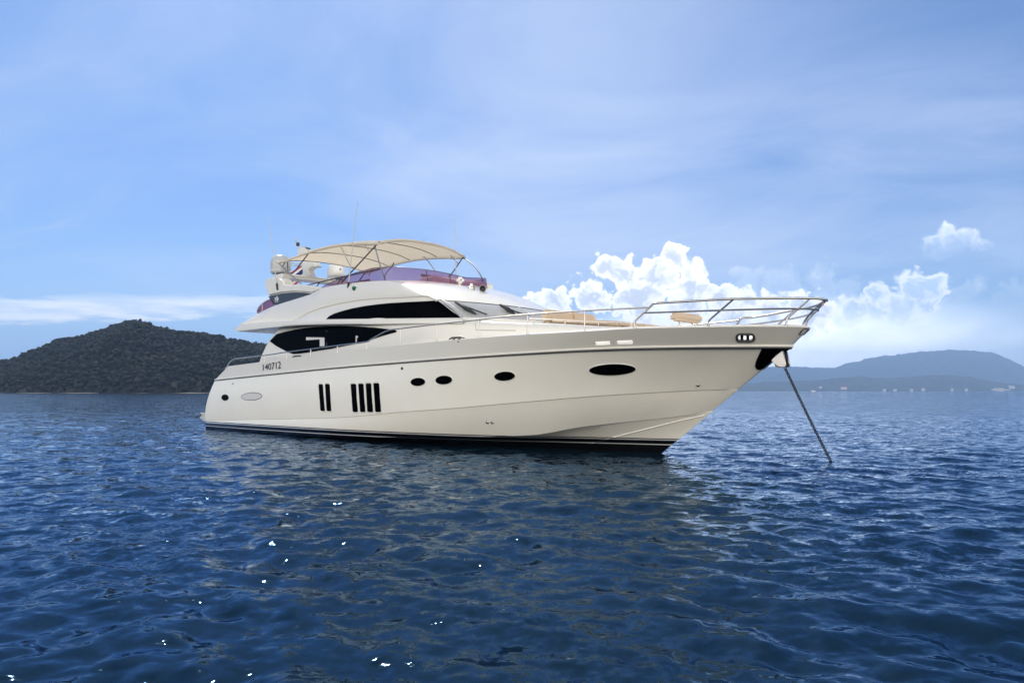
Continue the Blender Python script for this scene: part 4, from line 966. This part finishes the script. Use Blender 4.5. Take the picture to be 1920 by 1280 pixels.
def foliage_mat(name, cols, scale):
    m, t, b = new_mat(name); g = t.node('ShaderNodeNewGeometry'); n = t.noise(g.outputs['Position'], scale, 4, .6); n2 = t.noise(g.outputs['Position'], scale * 6, 3, .6)
    c = t.mix(t.ss(n, .35, .65), cols[0], cols[1]); c = t.mix(t.ss(n2, .45, .75, 0, .6), c, cols[2]); t.l.new(c, b.inputs['Base Color']); b.inputs['Roughness'].default_value = .9; b.inputs['Specular IOR Level'].default_value = .1; return m
LEFT = [(-520, 733), (-420, 728), (-300, 715), (-150, 696), (-60, 682), (0, 673), (27, 669), (54, 656), (81, 648), (108, 635), (135, 630.5), (162, 623.5), (190, 615.5), (217, 606), (236, 600), (257, 597.5), (277, 600), (290, 609), (306, 609), (328, 616.5), (352, 620.6), (379, 624), (406, 627.5), (433, 633), (460, 636), (487, 640), (501, 642), (560, 655), (620, 672), (680, 697), (720, 720), (745, 733)]
fm = foliage_mat('dry_forest', [(0.008, 0.010, 0.007, 1), (0.012, 0.013, 0.009, 1), (0.018, 0.016, 0.012, 1)], 0.012)
hl, HX, HY, HZ, HT = hill('hill', LEFT, 560, 860, 1150, 300, 60, 0.0, 8, fm, 'dark wooded island hill on the left', 5.0, 4)
def forest():
    ico = bmesh.new(); bmesh.ops.create_icosphere(ico, subdivisions=1, radius=1.0); iv = np.array([v.co[:] for v in ico.verts]); jf = np.array([[v.index for v in f.verts] for f in ico.faces]); ico.free()
    g = np.random.default_rng(11); variants = []
    for k in range(14):
        nz = vnoise(iv[:, 0] * 2.2 + k * 7 + 20, iv[:, 1] * 2.2 + iv[:, 2] * 1.7 + 20, 50 + k, 3); variants.append(iv * (1 + 1.15 * nz)[:, None] + g.normal(0, .11, iv.shape))
    nt, nu = HX.shape; V, Fc = [], []; o = 0; i = 0
    while i < 22000:
        a, b_ = g.random() * (nt * .78), g.random() * (nu - 1); ia, ib = int(a), int(b_)
        if ia >= nt - 1: continue
        fa, fb_ = a - ia, b_ - ib; w = lambda A: (A[ia, ib] * (1 - fb_) + A[ia, ib + 1] * fb_) * (1 - fa) + (A[ia + 1, ib] * (1 - fb_) + A[ia + 1, ib + 1] * fb_) * fa
        x, y, z = w(HX), w(HY), w(HZ)
        if z < 0.2: i += 1; continue
        uu = U0 + F * x / y
        r = 0.75 + 2.2 * g.random() ** 2.8; r *= 1.0 if z > 6 else .75
        vv = variants[g.integers(14)]; c_, s_ = math.cos(g.random() * 6.28), math.sin(g.random() * 6.28)
        nn_ = math.hypot(c_, s_); c_, s_ = c_ / nn_, s_ / nn_
        q = np.stack([(vv[:, 0] * c_ - vv[:, 1] * s_) * r, (vv[:, 0] * s_ + vv[:, 1] * c_) * r, vv[:, 2] * r * (.6 + .5 * g.random())], 1) + [x, y, z + r * .7]
        V.append(q); Fc.append(jf + o); o += len(q); i += 1
    V = np.concatenate(V); Fc = np.concatenate(Fc); me = bpy.data.meshes.new('forest'); me.vertices.add(len(V)); me.vertices.foreach_set('co', V.astype(np.float32).ravel())
    me.loops.add(Fc.size); me.loops.foreach_set('vertex_index', Fc.astype(np.int32).ravel()); me.polygons.add(len(Fc)); me.polygons.foreach_set('loop_start', np.arange(0, Fc.size, 3, dtype=np.int32)); me.update(calc_edges=True)
    me.materials.append(foliage_mat('tree_canopy', [(0.006, 0.009, 0.006, 1), (0.009, 0.012, 0.007, 1), (0.014, 0.013, 0.010, 1)], 0.03)); ob = bpy.data.objects.new('forest', me); COL.objects.link(ob)
    return tag(ob, 'dense dark forest covering the left island hill', 'forest', kind='stuff')
forest()
# beach at the foot of the hill
bc = MB(); bpts = [(x_, 556 + 3 * math.sin(i * 1.7), 0) for i, x_ in enumerate(np.linspace(-420, -130, 60))]
sand = [1.4 * max(0, math.sin(i * .21) * math.sin(i * .53 + 1)) ** .7 * .3 + .0 for i in range(60)]
bc.grid([[(x, y - 5, -.4) for x, y, z in bpts], [(x, y, s * .6) for (x, y, z), s in zip(bpts, sand)], [(x, y + 12, s * 1.2) for (x, y, z), s in zip(bpts, sand)]])
tag(bc.build('beach', mat('sand', (0.22, 0.19, 0.15), .9, 0, .2, 0, .1, .2)), 'thin pale sandy shore at the foot of the hill', kind='structure')
FARR = [(1150, 733), (1250, 716), (1330, 703), (1380, 695), (1420, 691), (1450, 688.5), (1475, 687), (1500, 688.5), (1545, 689.5), (1560, 690), (1580, 683), (1600, 679), (1640, 671), (1680, 667), (1720, 662), (1745, 659), (1770, 657.5), (1800, 658), (1830, 659), (1852, 661), (1870, 666), (1890, 674), (1905, 681), (1920, 689), (1980, 706), (2060, 722), (2140, 733)]
NEARR = [(1250, 733), (1330, 726), (1400, 718), (1430, 716), (1500, 714), (1560, 710), (1620, 706), (1660, 709), (1700, 706.5), (1740, 703), (1775, 702), (1810, 705), (1850, 713), (1890, 718), (1960, 722), (2060, 733)]
fm2 = foliage_mat('far_forest', [(0.030, 0.040, 0.030, 1), (0.042, 0.050, 0.036, 1), (0.055, 0.058, 0.045, 1)], 0.002)
hill('hill.001', FARR, 7600, 9400, 11500, 420, 40, 34, 75, fm2, 'hazy blue ridge far off on the right', 6, 14)
hill('hill.002', NEARR, 5200, 6000, 7300, 360, 30, 15, 60, fm2, 'lower hazy wooded shore in front of the right ridge', 2, 24)

# ------------------------------------------------------------------ far shore: houses and a boat
WALLW = mat('white_wall', (0.50, 0.48, 0.46), .8); ROOFG = mat('grey_roof', (0.30, 0.28, 0.27), .8); ROOFR = mat('bright_red_roof', (0.75, 0.10, 0.05), .7); WIND = mat('dark_window', (.03, .035, .04), .2)
def house_thing(u, v, w, d, h, roofm, label, group=None, yy=5150.0, wings=0):
    x = (u - U0) / F * yy; z = max(0.0, (V0 - v) / F * yy)
    r_ = tag(empty('house', (x, yy, 0)), label, 'house', group)
    b = MB(); b.box((0, 0, z + h / 2 - 3), (w, d, h + 6))
    for k in range(wings): b.box((w * (.55 + .35 * k) * (1 if k % 2 else -1), -2, z + h * .35), (w * .5, d * .8, h * .7))
    b.build('wall', WALLW, r_, smooth=False)
    c = MB(); c.prism([(-w / 2 - 1, -d / 2 - 1, z + h + .05), (w / 2 + 1, -d / 2 - 1, z + h + .05), (w / 2 - w * .12, -d / 2 - 1, z + h * 1.4), (-w / 2 + w * .12, -d / 2 - 1, z + h * 1.4)], (0, d + 2, 0)); c.build('roof', roofm, r_, smooth=False)
    wd = MB()
    for k in range(3): wd.box((-w * .3 + k * w * .3, -d / 2 - .08, z + h * .5), (w * .12, .2, h * .35))
    wd.build('window', WIND, r_, smooth=False)
G1 = 'pale houses along the far shore'
LB = 'small pale house low on the hazy far shore'
for u, w in [(1658, 14), (1678, 18), (1709, 13), (1731, 16), (1785, 12), (1812, 14)]:
    house_thing(u, 731.3 + random.uniform(-.4, .3), w, 14, 8 + random.uniform(0, 5), ROOFG, LB, G1)
house_thing(1873, 731.2, 62, 20, 11, WALLW, 'long white building on the far shore, brightest of the row', G1, wings=2)
house_thing(1897, 726.5, 34, 20, 12, ROOFG, 'pale house on the slope above the far shore', G1, 5350)
house_thing(1582, 728, 34, 20, 10, ROOFR, 'far house under a bright red roof low on the right shore', G1, 5250); house_thing(1538.5, 726, 16, 14, 7, ROOFR, 'tiny far house with red roof left of the larger red roof', G1, 5250)
def motorboat():
    yy = 2300.0; x = (1525 - U0) / F * yy; r_ = tag(empty('motorboat', (x, yy, 0)), 'tiny white motorboat crossing in front of the hazy far shore', 'boat')
    b = MB(); sec = lambda s: [( -7 + 14 * s, w, z) for w, z in ((-1.9 * (1 - s ** 3), 1.7 + s), (-1.4 * (1 - s ** 2), 0), (0, -.6), (1.4 * (1 - s ** 2), 0), (1.9 * (1 - s ** 3), 1.7 + s))]
    b.grid([sec(s) for s in np.linspace(0, 1, 9)]); b.grid([[sec(s)[0] for s in np.linspace(0, 1, 9)], [sec(s)[4] for s in np.linspace(0, 1, 9)]]); b.build('hull', WHITEP, r_)
    o = MB().box((-1, 0, 2.8), (6, 2.8, 2.0)).build('cabin', WHITEP, r_); bevel(o, .3); MB().box((-1, 0, 3.1), (5.6, 2.86, .7)).build('window', WIND, r_, smooth=False)
motorboat()

# ------------------------------------------------------------------ air
def haze():
    b = MB().box((0, 0, 0), (2, 2, 2)); me = bpy.data.meshes.new('haze'); x0, x1, y0, y1, z0, z1 = -14500, 14500, -14500, 14500, -8, 760
    v = [(x0 if p[0] < 0 else x1, y0 if p[1] < 0 else y1, z0 if p[2] < 0 else z1) for p in b.v]; o = mesh_obj('haze', v, b.f, GEL, None, smooth=False); o.data.materials.clear()
    m = bpy.data.materials.new('hazy_air'); m.use_nodes = True; t = NT(m.node_tree); t.n.clear(); out = t.node('ShaderNodeOutputMaterial')
    vol = t.node('ShaderNodeVolumePrincipled', {'Color': (0.36, 0.58, 1.0, 1), 'Density': HAZE, 'Anisotropy': 0.0}); t.l.new(vol.outputs[0], out.inputs['Volume']); o.data.materials.append(m); o.visible_shadow = True
    return tag(o, 'pale blue haze in the air over the bay', 'haze', kind='stuff')
HAZE = 1.25e-4
haze()
